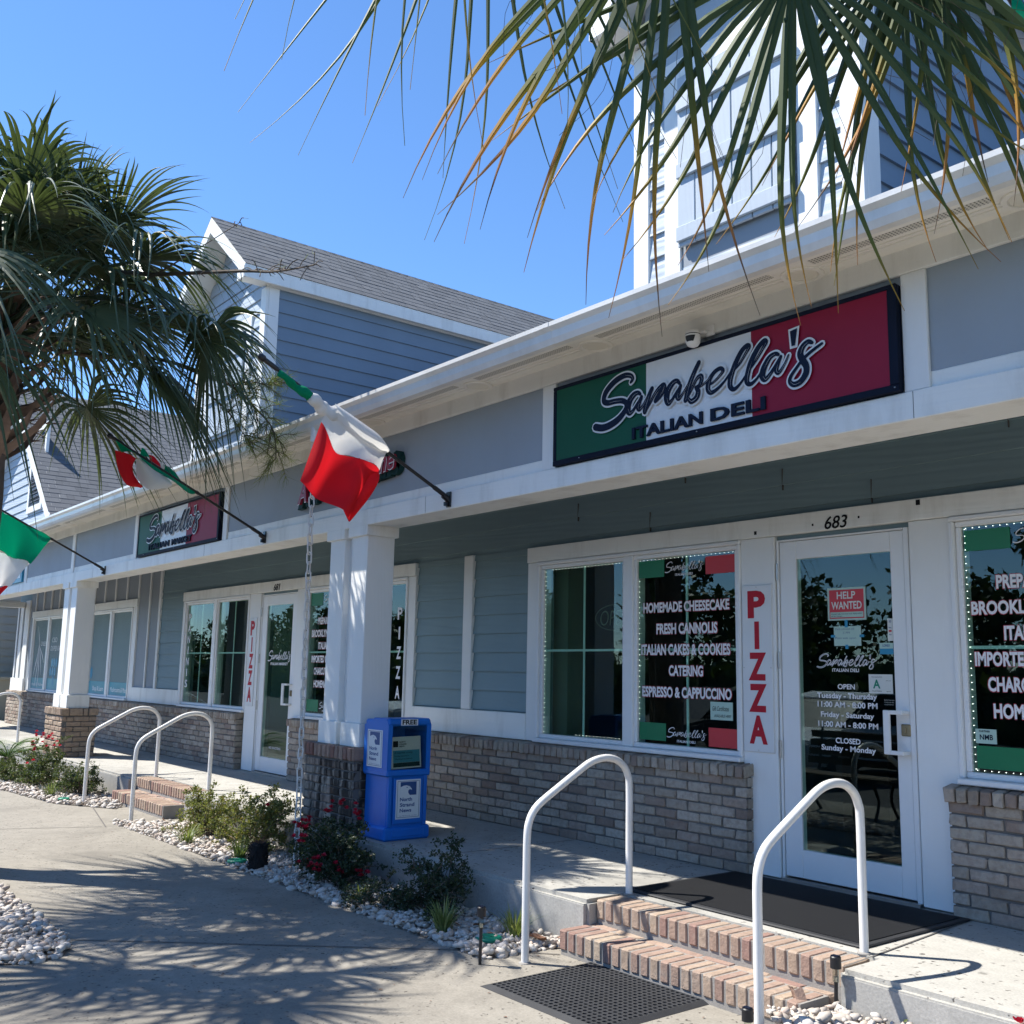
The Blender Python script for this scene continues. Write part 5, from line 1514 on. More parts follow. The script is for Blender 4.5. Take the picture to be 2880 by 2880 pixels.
# ---------------------------------------------------------------- neighbour at the far left
nb = thing('neighbour_building', 'beige sided building beyond the left end of the strip', 'building', (-28, 1, 0))
m = MB(); m.M = Matrix.Translation((-27.0, 0, 0)) @ Matrix.Rotation(pi/2, 4, 'Z'); lap(m, -1.0, 9, -.1, 5.2, .19); m.M = None; m.build('lap_siding', M['beige'], nb)
m = MB(); m.box(-34, -27.02, -1.0, 9, -.3, 5.2); m.build('wall', M['beige_flat'], nb)
m = MB(); m.add([(-34.4, -1.4, 5.1), (-26.6, -1.4, 5.1), (-26.6, 9.4, 5.1), (-34.4, 9.4, 5.1), (-30.5, -1.4, 7.2), (-30.5, 9.4, 7.2)], [(0, 1, 4), (1, 2, 5, 4), (2, 3, 5), (3, 0, 4, 5), (3, 2, 1, 0)]); m.build('roof', M['shingle'], nb)
fe = thing('enclosure', 'cream panelled utility enclosure under the beige siding at far left', 'enclosure', (-26, .4, 0))
m = MB(); m.cbox(-26.4, -26.1, -.9, .55, -.12, .90, .01); m.build('panel', M['beige_flat'], fe)
m = MB(); m.cbox(-26.45, -26.05, -.92, .57, .86, .93, .008)
for y in (-.8, -.4, .05, .45): m.cbox(-26.1, -26.075, y-.03, y+.03, -.1, .86, .004)
m.build('batten', M['beige_flat'], fe)
# ---------------------------------------------------------------- shrubs
def shrub(name, label, x, y, rx, ry, h, n, lsz, mat, cat='shrub', group='shrubs in the pebble beds', flowers=(), seed=1, z0=PZ, nb=34, lean=(0, 0)):
    rg = random.Random(seed); t = thing(name, label, cat, (x, y, z0), group)
    st = MB(); lf = MB(); tips = []
    for i in range(nb):
        a = rg.uniform(0, 2*pi); el = rg.uniform(.02, 1.0)
        rr = math.sqrt(max(0, 1-el*el*.8))*rg.uniform(.75, 1.08)
        e = Vector((x+cos(a)*rx*rr+lean[0]*el, y+sin(a)*ry*rr+lean[1]*el, z0+h*el*rg.uniform(.8, 1.1)))
        s = Vector((x+rg.uniform(-.05, .05), y+rg.uniform(-.05, .05), z0))
        mid = (s+e)/2 + Vector((rg.uniform(-.05, .05), rg.uniform(-.05, .05), h*.10))
        pts = [Vector(p) for p in curve3([s, mid, e], 5)]
        st.tube(pts, [.0055-.004*k/(len(pts)-1) for k in range(len(pts))], 4, False)
        tips.append(pts)
        for q in range(4):                                           # side twigs
            p = pts[rg.randint(3, len(pts)-2)]
            e2 = p + Vector((rg.gauss(0, 1), rg.gauss(0, 1), rg.uniform(-.2, 1))).normalized()*rg.uniform(.06, .16)*(rx+h)
            e2.z = max(e2.z, z0+.03)
            pp = [p, (p+e2)/2+Vector((0, 0, .01)), e2]; st.tube(pp, [.0025, .002, .001], 3, False)
            tips.append([Vector(v) for v in curve3(pp, 4)])
    per = max(1, int(n/len(tips)))
    for pts in tips:
        m_ = len(pts)
        for k in range(per):
            i = min(m_-1, int(m_*(.35+.65*rg.random()**.8)))
            p = pts[i] + Vector((rg.gauss(0, .012), rg.gauss(0, .012), rg.gauss(0, .012)))
            if p.z < z0+.02: continue
            d = Vector((rg.gauss(0, 1), rg.gauss(0, 1), rg.gauss(.25, .8))).normalized()
            s = d.cross(Vector((rg.gauss(0, 1), rg.gauss(0, 1), rg.gauss(0, 1)))).normalized()
            l = lsz*rg.uniform(.6, 1.35); n_ = d.cross(s)
            lf.add([p, p+d*l*.45+s*l*.30+n_*l*.08, p+d*l, p+d*l*.45-s*l*.30+n_*l*.08], [(0, 1, 2, 3)])
    st.build('stems', M['twig'], t); lf.build('foliage', mat, t)
    for (fx, fy, fz, fr, fn) in flowers:
        fm = MB()
        for k in range(fn):
            c = Vector((x+fx+rg.gauss(0, fr*.6), y+fy+rg.gauss(0, fr*.6), z0+fz+rg.gauss(0, fr*.45)))
            for q in range(9):
                a = q*2.4; tl = .25+.75*q/9; r_ = rg.uniform(.018, .026)
                d = Vector((cos(a)*tl, sin(a)*tl, 1.15-tl)).normalized(); s = d.cross(Vector((0, 0, 1)))
                s = s.normalized() if s.length > .01 else Vector((1, 0, 0)); o = c+d*.004
                fm.add([o, o+d*r_*.6+s*r_*.5, o+d*r_+s*r_*.25, o+d*r_-s*r_*.25, o+d*r_*.6-s*r_*.5], [(0, 1, 2, 3, 4)])
        fm.build('rose_blooms', M['petal'], t)
    return t
G_ = 'shrubs in the pebble beds'
shrub('rose_bush', 'dark rose bush with deep red blooms in front of the stained brick pier', -6.64, -1.77, .50, .30, .50, 8500, .023, M['rose_dark'], flowers=[(-.30, -.16, .40, .06, 8), (-.22, -.20, .30, .05, 6), (.08, -.24, .20, .075, 12), (-.12, .1, .52, .05, 5), (.02, .12, .48, .05, 5), (-.30, .05, .48, .05, 5), (.33, .0, .12, .05, 5), (.20, -.1, .14, .04, 4), (-.42, -.05, .36, .04, 4)], seed=11)
shrub('shrub', 'dark leafy rose shrub without blooms beside the curved curb, right of the red roses', -5.58, -1.70, .38, .28, .46, 6000, .021, M['rose_dark'], seed=12, flowers=[(-.36, .12, .20, .04, 4)])
shrub('shrub', 'small dark shrub low in the pebbles between the red roses and the dark leafy one', -5.90, -1.96, .24, .16, .17, 1600, .018, M['rose_dark'], seed=13, nb=18)
shrub('shrub', 'bright green loose shrub behind the black stump', -8.15, -1.70, .62, .24, .50, 8000, .023, M['rose_light'], seed=14, flowers=[(.35, -.1, .42, .012, 1)])
shrub('shrub', 'yellow green shrub covering the right end of the brown steps', -9.10, -1.74, .58, .22, .46, 7500, .023, M['rose_light'], seed=15)
shrub('shrub', 'thin green shrub in shade against the curb behind the rain chain', -7.22, -1.66, .36, .16, .40, 3000, .021, M['rose_leaf'], seed=16)
shrub('rose_bush', 'far rose bush with a clump of red blooms below the tan pier', -13.85, -1.95, .80, .30, .52, 7500, .027, M['rose_leaf'], flowers=[(.25, -.05, .62, .08, 9), (.45, .0, .60, .08, 8), (-.25, -.05, .50, .06, 5), (.35, -.2, .32, .03, 2)], seed=17)
shrub('shrub', 'sparse olive shrub left of the far rail', -12.65, -1.82, .58, .26, .42, 4200, .025, M['rose_leaf'], seed=18)
shrub('shrub', 'dark olive shrub at the far left edge below the feathery cycad', -14.75, -2.15, .55, .22, .30, 4000, .026, M['rose_leaf'], seed=19)
shrub('shrub', 'thin pale shrub in the bottom right corner beside the curb', -2.05, -1.85, .26, .18, .32, 500, .018, M['rose_light'], seed=20, nb=16, flowers=[(.2, .05, .34, .012, 1)])

# ---------------------------------------------------------------- grass tufts
def tuft(label, x, y, h, n, seed, r=.05):
    rg = random.Random(seed); m = MB()
    for i in range(n):
        a = rg.uniform(0, 2*pi); ln = h*rg.uniform(.6, 1.2); sp = rg.uniform(.15, .85)
        d = Vector((cos(a), sin(a), 0)); s = Vector((-sin(a), cos(a), 0))
        b = Vector((x, y, PZ+.01))+d*rg.uniform(0, r); w_ = rg.uniform(.0035, .006); P = []
        for k in range(6):
            q = k/5; c = b + d*(sp*ln*q**1.5) + Vector((0, 0, ln*(q*1.05-.55*sp*q*q)))
            ww = w_*(1-q**2)+.0004; P.append([c+s*ww, c-s*ww])
        m.grid(P)
    o = m.build('grass_tuft', M['grass']); tag(o, label, 'grass', 'striped grass tufts in the pebbles')
tuft('striped grass tuft behind the foot of the rail left of the tan steps', -4.78, -1.67, .19, 80, 1)
tuft('striped grass tuft in the middle of the pebbles, in front of the dark leafy shrub', -5.12, -1.93, .19, 90, 2)
tuft('striped grass tuft at the left of the small low shrub', -6.02, -1.95, .15, 60, 3)
tuft('pale grass tuft leaning beside the black stump', -7.85, -1.98, .20, 70, 4)
tuft('pale grass tuft under the green shrubs near the tip of the pebbles', -8.75, -2.05, .18, 60, 5)
tuft('grass tuft on the far left pebbles beside the far rail', -12.75, -2.1, .18, 60, 6)

# ---------------------------------------------------------------- scorched stump
t = thing('stump', 'short black scorched fibrous stump standing in the pebbles', 'stump', (-7.40, -2.03, PZ))
rg = random.Random(5); m = MB()
m.lathe([(.062, 0), (.068, .06), (.066, .14), (.068, .20), (.05, .215), (.0, .21)], (-7.40, -2.03, PZ), 18); m.build('core', M['blackmat'], t)
m = MB()
for i in range(420):
    a = rg.uniform(0, 2*pi); z = rg.uniform(.01, .21); p = Vector((-7.40+.066*cos(a), -2.03+.066*sin(a), PZ+z)); d = Vector((cos(a), sin(a), rg.uniform(.2, 1.6))).normalized()
    q = p+d*rg.uniform(.01, .03); m.tube([p, q], [.003, .0008], 3, False)
m.build('fibres', M['blackmat'], t)
m = MB()
for i in range(60):
    a = rg.uniform(0, 2*pi); p = Vector((-7.40+.05*cos(a)*rg.random(), -2.03+.05*sin(a)*rg.random(), PZ+.205)); q = p+Vector((cos(a)*.05, sin(a)*.05, rg.uniform(.01, .06))); m.tube([p, q], [.002, .0006], 3, False)
m.build('dry_top', M['dry'], t)

# ---------------------------------------------------------------- cycad at the far left
def cycad(x, y, label):
    t = thing('cycad', label, 'palm', (x, y, PZ)); rg = random.Random(8)
    m = MB(); m.lathe([(.10, 0), (.12, .08), (.08, .2), (.0, .22)], (x, y, PZ), 12); m.build('trunk', M['bark'], t)
    for i in range(22):
        a = i*2.399; el = rg.uniform(.35, 1.2); L_ = rg.uniform(.6, .85); m = MB(); P = []
        d = Vector((cos(a), sin(a), 0))
        for k in range(13):
            q = k/12; P.append(Vector((x, y, PZ+.2)) + d*(L_*q*cos(el)+.25*q*q*.6) + Vector((0, 0, L_*q*sin(el) - .42*q*q)))
        m.tube(P, [.008-.006*k/12 for k in range(13)], 4, False)
        s = Vector((-sin(a), cos(a), 0))
        for k in range(46):
            q = .12+.86*k/46; c = P[min(12, int(q*12))].lerp(P[min(12, int(q*12)+1)], q*12-int(q*12)); lw = .15*sin(pi*(q*.88+.08))+.02
            for g in (1, -1):
                e = c + s*g*lw + d*lw*.45 + Vector((0, 0, lw*.25)); m.add([c+d*.004, e, c-d*.004], [(0, 1, 2)])
        m.build('frond', M['cycad'], t)
cycad(-15.9, -1.85, 'bright green cycad with arching feathery fronds below the tan pier at far left')

# ---------------------------------------------------------------- fan palms
def fan_leaf(mb, hub, axis, up, L, spread=110, n=42, w=.036, droop=.35, fold=.30, rg=random, curl=.5, threads=True, tipdry=0.0, segs=12):
    """fan palm blade: n narrow folded segments out of one hub, joined over their inner third"""
    A = Vector(axis).normalized(); N = Vector(up); N = (N-A*N.dot(A)).normalized(); B = A.cross(N)
    hub = Vector(hub)
    for i in range(n):
        ph = R(spread)*(2*i/(n-1)-1); ph += rg.gauss(0, .012)
        d0 = A*cos(ph)+B*sin(ph)
        ln = L*(.74+.26*cos(ph*.62))*rg.uniform(.90, 1.06)
        side = N.cross(d0).normalized()
        g = droop*rg.uniform(.6, 1.35); bend = rg.gauss(0, .09); kink = rg.uniform(-1, 1); start = A*(-.10*abs(ph)/2)+N*(.05*abs(sin(ph)))
        lift = fold*(abs(ph)/R(spread))**1.5
        P = []; tv = []
        ww0 = w*rg.uniform(.85, 1.1)
        for k in range(segs+1):
            s = k/segs
            c = hub + start*min(1, s*3) + d0*(ln*s) + N*(lift*ln*s*s*.55) + side*(bend*ln*s*s) + Vector((0, 0, -1))*(g*ln*max(0, s-.30)**1.9*1.9)
            c += side*(curl*.55*ln*max(0, s-.62)**2*kink)
            if s < .40: hw = .5*ln*s*(2*R(spread)/(n-1))*1.05 + .003
            else: hw = ww0*.5*(1-((s-.40)/.60)**1.25)
            hw = min(hw, ww0*.5); hw = max(hw, .0007)
            f = hw*.75*(1 if i % 2 else 1)
            P.append([c+side*hw-N*f*.5, c+N*f*.5, c-side*hw-N*f*.5]); tv.append(s)
        o = len(mb.v); mb.grid(P)
        dry = min(1, max(0, rg.gauss(tipdry, .18)))
        for s in tv: mb.c += [min(1, s*(.60+.42*dry))]*3
        if threads and rg.random() < .5:
            p = Vector(P[int(segs*.45)][0]); q = p+d0*rg.uniform(.10, .22)+Vector((rg.gauss(0, .06), rg.gauss(0, .06), -rg.uniform(.02, .16)))
            mid = (p+q)/2+side*rg.gauss(0, .05); o = len(mb.v); mb.tube(curve3([p, mid, q], 4), .0007, 3, False); mb.c += [.97]*(len(mb.v)-o)

def frond(t, crown, hub, axis, up, L, mat, rg, **kw):
    m = MB(); fan_leaf(m, hub, axis, up, L, rg=rg, **kw)
    c = Vector(crown); h = Vector(hub); mid = (c+h)/2+Vector((0, 0, .12*(h-c).length))
    pts = curve3([c, mid, h, h+Vector(axis).normalized()*.18*L], 6); o = len(m.v)
    m.tube(pts, [.022-.016*k/(len(pts)-1) for k in range(len(pts))], 6, False); m.c += [.12]*(len(m.v)-o)
    return m.build('frond', mat, t, smooth=False)

def palm_trunk(t, x, y, z1, r=.15, boots=60, seed=2, bz=1.2, bl=.42):
    rg = random.Random(seed); m = MB(); P = []; rs = []
    for k in range(16):
        q = k/15; P.append((x+.03*sin(q*5), y+.02*cos(q*4), PZ-.05+(z1-PZ)*q)); rs.append(r*(1.15-.2*q)*rg.uniform(.96, 1.04))
    m.tube(P, rs, 14); m.build('trunk', M['bark'], t)
    m = MB()
    for i in range(boots):
        a = i*2.399+rg.uniform(-.2, .2); z = z1-bz*(1-i/boots)**1.0+.1
        d = Vector((cos(a), sin(a), 0)); s = Vector((-sin(a), cos(a), 0)); b = Vector((x, y, z))+d*r*.7
        l = bl*rg.uniform(.5, 1.15); e = b+d*l*.75+Vector((0, 0, l*rg.uniform(.35, .8))); w_ = rg.uniform(.03, .05)
        md = (b+e)/2+d*l*.10
        m.add([b+s*w_*1.5, b-s*w_*1.5, md-s*w_+d*.02, md+s*w_+d*.02, e-s*w_*.5, e+s*w_*.3+Vector((0, 0, .05)), b-d*.03, md-d*.025, e-d*.012],
              [(0, 1, 2, 3), (3, 2, 4, 5), (0, 3, 7, 6), (3, 5, 8, 7), (1, 6, 7, 2), (2, 7, 8, 4), (4, 8, 5)])
        if rg.random() < .5:                                            # split ragged end
            for q in range(3):
                p = e+s*rg.uniform(-.02, .02); m.tube([p, p+d*rg.uniform(.05, .16)+s*rg.gauss(0, .03)+Vector((0, 0, rg.uniform(-.03, .08)))], [.006, .0015], 4, False)
    m.build('boots', M['boot'], t)

# left palm in the near pebble bed
rg = random.Random(21)
PA = Vector((-8.72, -3.88, 0)); CR = Vector((-8.70, -3.86, 4.0))
t = thing('fan_palm', 'shaggy fan palm at the left edge, dark crown against the sky', 'palm tree', (PA.x, PA.y, PZ), 'fan palms')
palm_trunk(t, PA.x, PA.y, 4.0, .16, 80, 3, 1.3, .55)
vis = [
    ((-7.50, -2.66, 3.76), (-.02, .20, -.97), .95), ((-7.66, -2.66, 3.84), (.50, .40, .05), .85), ((-7.0, -4.6, 3.75), (.8, -.3, -.4), 1.05), ((-7.25, -5.1, 3.9), (.7, -.6, -.2), 1.05), ((-7.5, -5.5, 3.6), (.5, -.8, -.4), 1.05), ((-6.9, -5.2, 4.1), (.8, -.5, .1), 1.0), ((-7.9, -5.6, 4.3), (.3, -.9, .1), 1.0),  # hub, axis, length: fronds in view, and off-frame ones added for the path shadow
    ((-7.85, -3.1, 4.4), (.75, .6, .25), 1.05), ((-8.2, -3.2, 4.75), (.45, .5, .75), 1.05),
    ((-8.6, -3.4, 4.95), (.15, .35, .95), 1.0), ((-8.9, -3.6, 5.0), (-.15, .2, 1.0), 1.0), ((-7.85, -3.3, 4.15), (.85, .45, -.15), 1.05),
    ((-8.05, -2.9, 3.55), (.55, .5, -.75), 1.0), ((-8.35, -2.85, 3.7), (.35, .6, -.6), 1.0), ((-7.6, -3.55, 3.8), (.8, .2, -.55), 1.0),
    ((-7.55, -4.0, 4.4), (.95, -.05, .2), 1.0), ((-7.75, -4.5, 4.05), (.85, -.35, -.2), 1.0), ((-8.1, -4.9, 4.5), (.6, -.7, .2), 1.0),
    ((-8.3, -5.0, 3.7), (.5, -.7, -.5), 1.0), ((-7.75, -4.25, 3.4), (.7, -.2, -.7), 1.0), ((-8.9, -5.2, 4.3), (0, -1, .05), 1.0), ((-9.5, -4.9, 4.7), (-.4, -.7, .4), 1.0),
    ((-9.9, -4.4, 4.1), (-.9, -.3, -.1), 1.0), ((-10.0, -3.7, 4.6), (-.85, .3, .35), 1.0), ((-9.6, -3.1, 4.2), (-.5, .8, 0), 1.0), ((-9.2, -2.9, 4.7), (-.2, .9, .35), 1.0),
    ((-9.3, -3.0, 3.5), (-.3, .8, -.6), 1.0), ((-8.7, -4.4, 4.95), (.2, -.4, .9), 1.0), ((-8.2, -3.9, 4.85), (.6, .1, .8), 1.05), ((-8.75, -2.85, 4.2), (.15, .95, -.1), 1.0), ((-8.45, -3.75, 5.0), (.3, .2, 1), 1.0)]
for hub, ax, L in vis:
    a = Vector(ax).normalized(); up = Vector((0, 0, 1)) if abs(a.z) < .85 else Vector((a.x, a.y, 0))*(-1 if a.z > 0 else 1)+Vector((.001, 0, 0))
    frond(t, CR+Vector((rg.uniform(-.05, .05), rg.uniform(-.05, .05), rg.uniform(-.2, .2))), hub, a, up, L*.98, M['palm'], rg, spread=rg.uniform(95, 120), n=40, w=.036, droop=rg.uniform(.35, .75), fold=.45)
for i in range(22):                                                     # inner leaves filling the crown
    a = i*2.399; el = rg.uniform(-.40, 1.0); d = Vector((cos(a)*math.sqrt(1-el*el*.8), sin(a)*math.sqrt(1-el*el*.8), el)).normalized()
    up = Vector((0, 0, 1)) if abs(d.z) < .85 else Vector((d.x, d.y, .01))*(-1)
    frond(t, CR+Vector((0, 0, rg.uniform(-.35, .25))), CR+d*rg.uniform(.55, .95)+Vector((0, 0, .12)), d, up, rg.uniform(.85, 1.0), M['palm'], rg, spread=rg.uniform(95, 120), n=36, w=.034, droop=rg.uniform(.4, .9), fold=.4)

# right palm leaning over the camera's right shoulder: only its hanging fronds show
rg = random.Random(33)
PB = Vector((.95, -3.35, 0)); CB = Vector((.30, -3.75, 3.95))
t = thing('fan_palm', 'near fan palm whose fronds with orange tips hang in from the top edge', 'palm tree', (PB.x, PB.y, PZ), 'fan palms')
m = MB(); pts = curve3([(PB.x, PB.y, PZ-.05), (.98, -3.35, 1.4), (.75, -3.5, 2.9), (CB.x, CB.y, CB.z)], 6); m.tube(pts, .15, 14); m.build('trunk', M['bark'], t)
vis = [((-1.40, -3.57, 3.02), (-.10, -.06, -1.0), .88, 82, .05, .45), ((-1.22, -3.36, 3.08), (.22, .20, -.90), .84, 60, .05, .40), ((-1.56, -3.84, 3.20), (-.34, -.20, -.92), .98, 28, .10, .9),
       ((-1.66, -4.38, 3.62), (-.06, .08, -.99), 1.12, 36, .08, .12), ((-2.00, -4.10, 3.62), (-.06, .08, -.99), 1.12, 30, .08, .12), ((-1.12, -3.34, 3.22), (.05, .15, -.98), .80, 34, .10, .9),
       ((-.3, -4.9, 3.9), (-.2, -.9, -.3), 1.0, 100, .3, .4), ((1.4, -3.6, 4.2), (.9, .1, .1), 1.0, 105, .3, .4), ((.9, -2.6, 4.3), (.5, .8, .2), 1.0, 105, .3, .4),
       ((1.0, -4.7, 4.0), (.5, -.8, .0), 1.0, 105, .3, .4), ((.3, -3.8, 5.1), (0, 0, 1), 1.0, 100, .2, .4)]
for hub, ax, L, spd, dr, dry in vis:
    a = Vector(ax).normalized(); toward = (Vector((0, -5.55, 1.246))-Vector(hub)); up = toward if hub[2] < 3.7 else Vector((.02, .03, 1))
    if abs(a.z) > .95 and hub[2] > 3.7: up = Vector((1, 0, 0))
    frond(t, CB, hub, a, up, L, M['palm_tip'], rg, spread=spd, n=int(6+spd*.26), w=.022 if dry > .2 else .013, droop=dr, fold=.18, curl=1.0, tipdry=dry, segs=16)

# ---------------------------------------------------------------- feathery tree among the palm fronds
rg = random.Random(9)
t = thing('feathery_tree', 'thin branched tree with fine feathery green foliage among the left palm fronds', 'tree', (-9.6, -4.58, PZ))
wood = MB(); nd = MB()
wood.tube(curve3([(-9.6, -4.58, PZ-.05), (-9.62, -4.6, 1.3), (-9.7, -4.4, 2.7), (-9.9, -4.0, 3.7)], 5), [.085-.002*k for k in range(16)], 8)
def bough(pts, r0, feather, dens=26, ln=.16):
    P = [Vector(p) for p in curve3(pts, 7)]; n = len(P)
    wood.tube(P, [r0*(1-.85*k/(n-1)) for k in range(n)], 6, False)
    for k in range(int(feather[0]*n), n):
        if rg.random() > .75: continue
        for q in range(2):
            d = (P[min(k+1, n-1)]-P[k-1]).normalized(); e = P[k]+(d*.5+Vector((rg.gauss(0, .6), rg.gauss(0, .6), rg.gauss(-.1, .6)))).normalized()*rg.uniform(.12, .34)*feather[1]
            tw = [Vector(v) for v in curve3([P[k], (P[k]+e)/2+Vector((0, 0, .02)), e], 4)]
            wood.tube(tw, [.004]*(len(tw)-1)+[.001], 3, False)
            for j in range(dens):
                p = tw[rg.randint(1, len(tw)-1)]; dd = ((e-P[k]).normalized()*.8+Vector((rg.gauss(0, .6), rg.gauss(0, .6), rg.gauss(0, .6)))).normalized()
                l = ln*rg.uniform(.4, 1.1); s = dd.cross(Vector((rg.gauss(0, 1), rg.gauss(0, 1), 1))).normalized()*.0016
                mdp = p+dd*l*.5+Vector((rg.gauss(0, .012), rg.gauss(0, .012), rg.gauss(0, .012)))
                nd.add([p+s, p-s, mdp-s*.8, mdp+s*.8, p+dd*l], [(0, 1, 2, 3), (3, 2, 4)])
o = (-9.9, -4.0, 3.7)
bough([o, (-9.32, -3.43, 4.2), (-9.01, -3.22, 4.32), (-8.48, -3.09, 4.47), (-8.01, -2.9, 4.38), (-7.23, -2.53, 4.27), (-6.95, -2.38, 4.22), (-6.63, -2.21, 4.22)], .034, (.62, .45), 1, .07)
bough([(-8.9, -3.2, 4.28), (-8.57, -3.12, 4.25), (-8.08, -3.01, 4.3), (-7.79, -2.91, 4.36), (-7.6, -2.79, 4.46), (-7.12, -2.61, 4.6)], .016, (.95, .2), 1, .06)
bough([(-9.4, -3.6, 4.0), (-8.91, -3.13, 3.86), (-8.37, -2.71, 3.79), (-7.94, -2.28, 3.57), (-7.71, -2.12, 3.34), (-7.6, -2.01, 3.16), (-7.54, -2.0, 2.92)], .022, (.42, .85), 42, .15)
bough([(-8.2, -2.6, 3.72), (-7.94, -2.28, 3.57), (-7.69, -2.2, 3.55), (-7.53, -2.07, 3.51)], .012, (.3, .8), 40, .14)
bough([(-8.3, -2.65, 3.75), (-8.0, -2.3, 3.4), (-7.85, -2.2, 3.2), (-7.72, -2.15, 3.05)], .012, (.3, .8), 40, .14)
bough([(-9.3, -3.4, 4.0), (-8.85, -3.1, 4.14), (-8.5, -2.95, 4.2), (-8.2, -2.75, 4.2), (-8.0, -2.6, 4.1)], .014, (.4, .8), 30, .13)
bough([o, (-9.5, -3.7, 4.7), (-9.1, -3.5, 5.2)], .03, (.5, 1.0), 26, .16)
bough([o, (-10.3, -3.4, 4.3), (-10.8, -3.0, 4.7)], .03, (.5, 1.0), 14, .16)
wood.build('branches', M['twig'], t); nd.build('foliage', M['needle'], t)

# ---------------------------------------------------------------- across the car park: what the windows mirror
def big_tree(x, y, h, r, label, seed, n=1500):
    rg = random.Random(seed); t = thing('tree', label, 'tree', (x, y, PZ-.16), 'trees across the car park')
    m = MB(); m.tube(curve3([(x, y, PZ-.3), (x+.2, y, h*.35), (x-.1, y+.1, h*.7)], 4), [.34-.03*k for k in range(9)], 8)
    for i in range(9):
        a = rg.uniform(0, 2*pi); z = h*rg.uniform(.3, .6); m.tube([(x, y, z), (x+cos(a)*r*.7, y+sin(a)*r*.7, z+h*.2)], [.12, .03], 5, False)
    m.build('trunk', M['bark'], t)
    m = MB(); cl = [(Vector((x+rg.gauss(0, r*.5), y+rg.gauss(0, r*.4), h*(.22+.70*q/23))), rg.uniform(.32, .6)*r*(1.15-.55*q/23)) for q in range(24)]
    for i in range(n):
        c, q = rg.choice(cl); d = Vector((rg.gauss(0, 1), rg.gauss(0, 1), rg.gauss(0, .8))).normalized(); p = c+d*q*rg.uniform(.35, 1.05)
        u = Vector((rg.gauss(0, 1), rg.gauss(0, 1), rg.gauss(0, 1))).normalized(); v = u.cross(d).normalized(); s = rg.uniform(.07, .24)
        m.add([p-u*s, p+v*s*.6, p+u*s, p-v*s*.6], [(0, 1, 2, 3)])
    m.build('crown', M['tree_leaf'], t)
k = 0
for i in range(19):
    x = -92 + i*6.0; rg = random.Random(300+i)
    big_tree(x+rg.uniform(-1.5, 1.5), -27-rg.uniform(0, 7), rg.choice((4.4, 5.0, 5.6, 6.2, 5.2))*(1.18 if x > -38 else 1.0), rg.uniform(2.8, 3.5), 'dark leafy tree across the car park, mirrored in the shop windows', 100+i, 3600)
t = thing('hedge', 'long dark hedge added across the car park to hide the mirrored bright horizon', 'hedge', (-35, -23, PZ-.16))  # added leafy screen, blocks the bright horizon in the window reflections
rg = random.Random(77); m = MB()
for i in range(9000):
    p = Vector((rg.uniform(-95, 18), -23+rg.gauss(0, .45), rg.uniform(-.4, 1.7))); u = Vector((rg.gauss(0, 1), rg.gauss(0, 1), rg.gauss(0, 1))).normalized(); v = u.cross(Vector((.3, 1, .2))).normalized(); s = rg.uniform(.15, .35)
    m.add([p-u*s, p+v*s*.6, p+u*s, p-v*s*.6], [(0, 1, 2, 3)])
m.box(-95, 18, -23.4, -22.8, -.42, 1.5)
m.build('foliage', M['tree_leaf'], t)
def car(x, y, rz, mat, label):
    t = thing('parked_car', label, 'car', (x, y, PZ-.16), 'cars mirrored in the shop windows'); T = Matrix.Translation((x, y, PZ-.16)) @ Matrix.Rotation(rz, 4, 'Z')
    m = MB(); m.M = T; low = [(-2.2, .32), (2.15, .32), (2.25, .55), (2.2, .72), (1.2, .88), (-1.75, .92), (-2.2, .85), (-2.28, .6)]
    m.prism(low, -.88, .88); b = m.build('body', mat, t, bevel=.05)
    m = MB(); m.M = T; m.prism([(-1.75, .90), (1.15, .86), (.45, 1.32), (-.1, 1.42), (-1.05, 1.40)], -.72, .72); m.build('cabin_glass', M['black_gloss'], t, bevel=.04)
    m = MB(); m.M = T; m.prism([(-1.10, 1.40), (-.1, 1.425), (.42, 1.335), (.40, 1.36), (-.1, 1.455), (-1.08, 1.435)], -.68, .68); m.build('roof_panel', mat, t)
    for wx in (-1.38, 1.38):
        for s in (-1, 1):
            m = MB(); m.M = T; m.tube([(wx, s*.70, .32), (wx, s*.90, .32)], .32, 18); w_ = m.build('wheel', M['tyre'], t)
            m = MB(); m.M = T; m.tube([(wx, s*.885, .32), (wx, s*.91, .32)], .20, 14); m.build('rim', M['steel'], w_)
    for s in (-1, 1):
        m = MB(); m.M = T; m.cbox(2.18, 2.27, s*.62-.16, s*.62+.16, .58, .72, .02); m.build('headlight', M['signwhite'], t)
car(-10.5, -10.2, pi/2, M['signwhite'], 'white car parked facing the shops, mirrored in the market windows')
car(-13.6, -10.4, pi/2, M['darkgrey'], 'dark car parked facing the shops, mirrored in the market door')
car(-22.5, -10.3, pi/2, M['signwhite'], 'white car parked at far left, mirrored in the herbal shop windows')
car(-3.2, -10.6, pi/2, M['black_gloss'], 'black car parked facing the deli door, mirrored in its glass')
t = thing('bench', 'slatted bench on black scrolled iron legs, mirrored in the deli door', 'bench', (-6.9, -4.9, PZ), )
m = MB()
for i in range(4): m.cbox(-7.6, -6.3, -4.75-.11*i, -4.66-.11*i, PZ+.42, PZ+.445, .006)
m.build('seat', M['twig'], t)
m = MB()
for i in range(4): m.cbox(-7.6, -6.3, -5.12-.03*i, -5.10-.03*i, PZ+.52+.10*i, PZ+.60+.10*i, .006)
m.build('backrest', M['twig'], t)
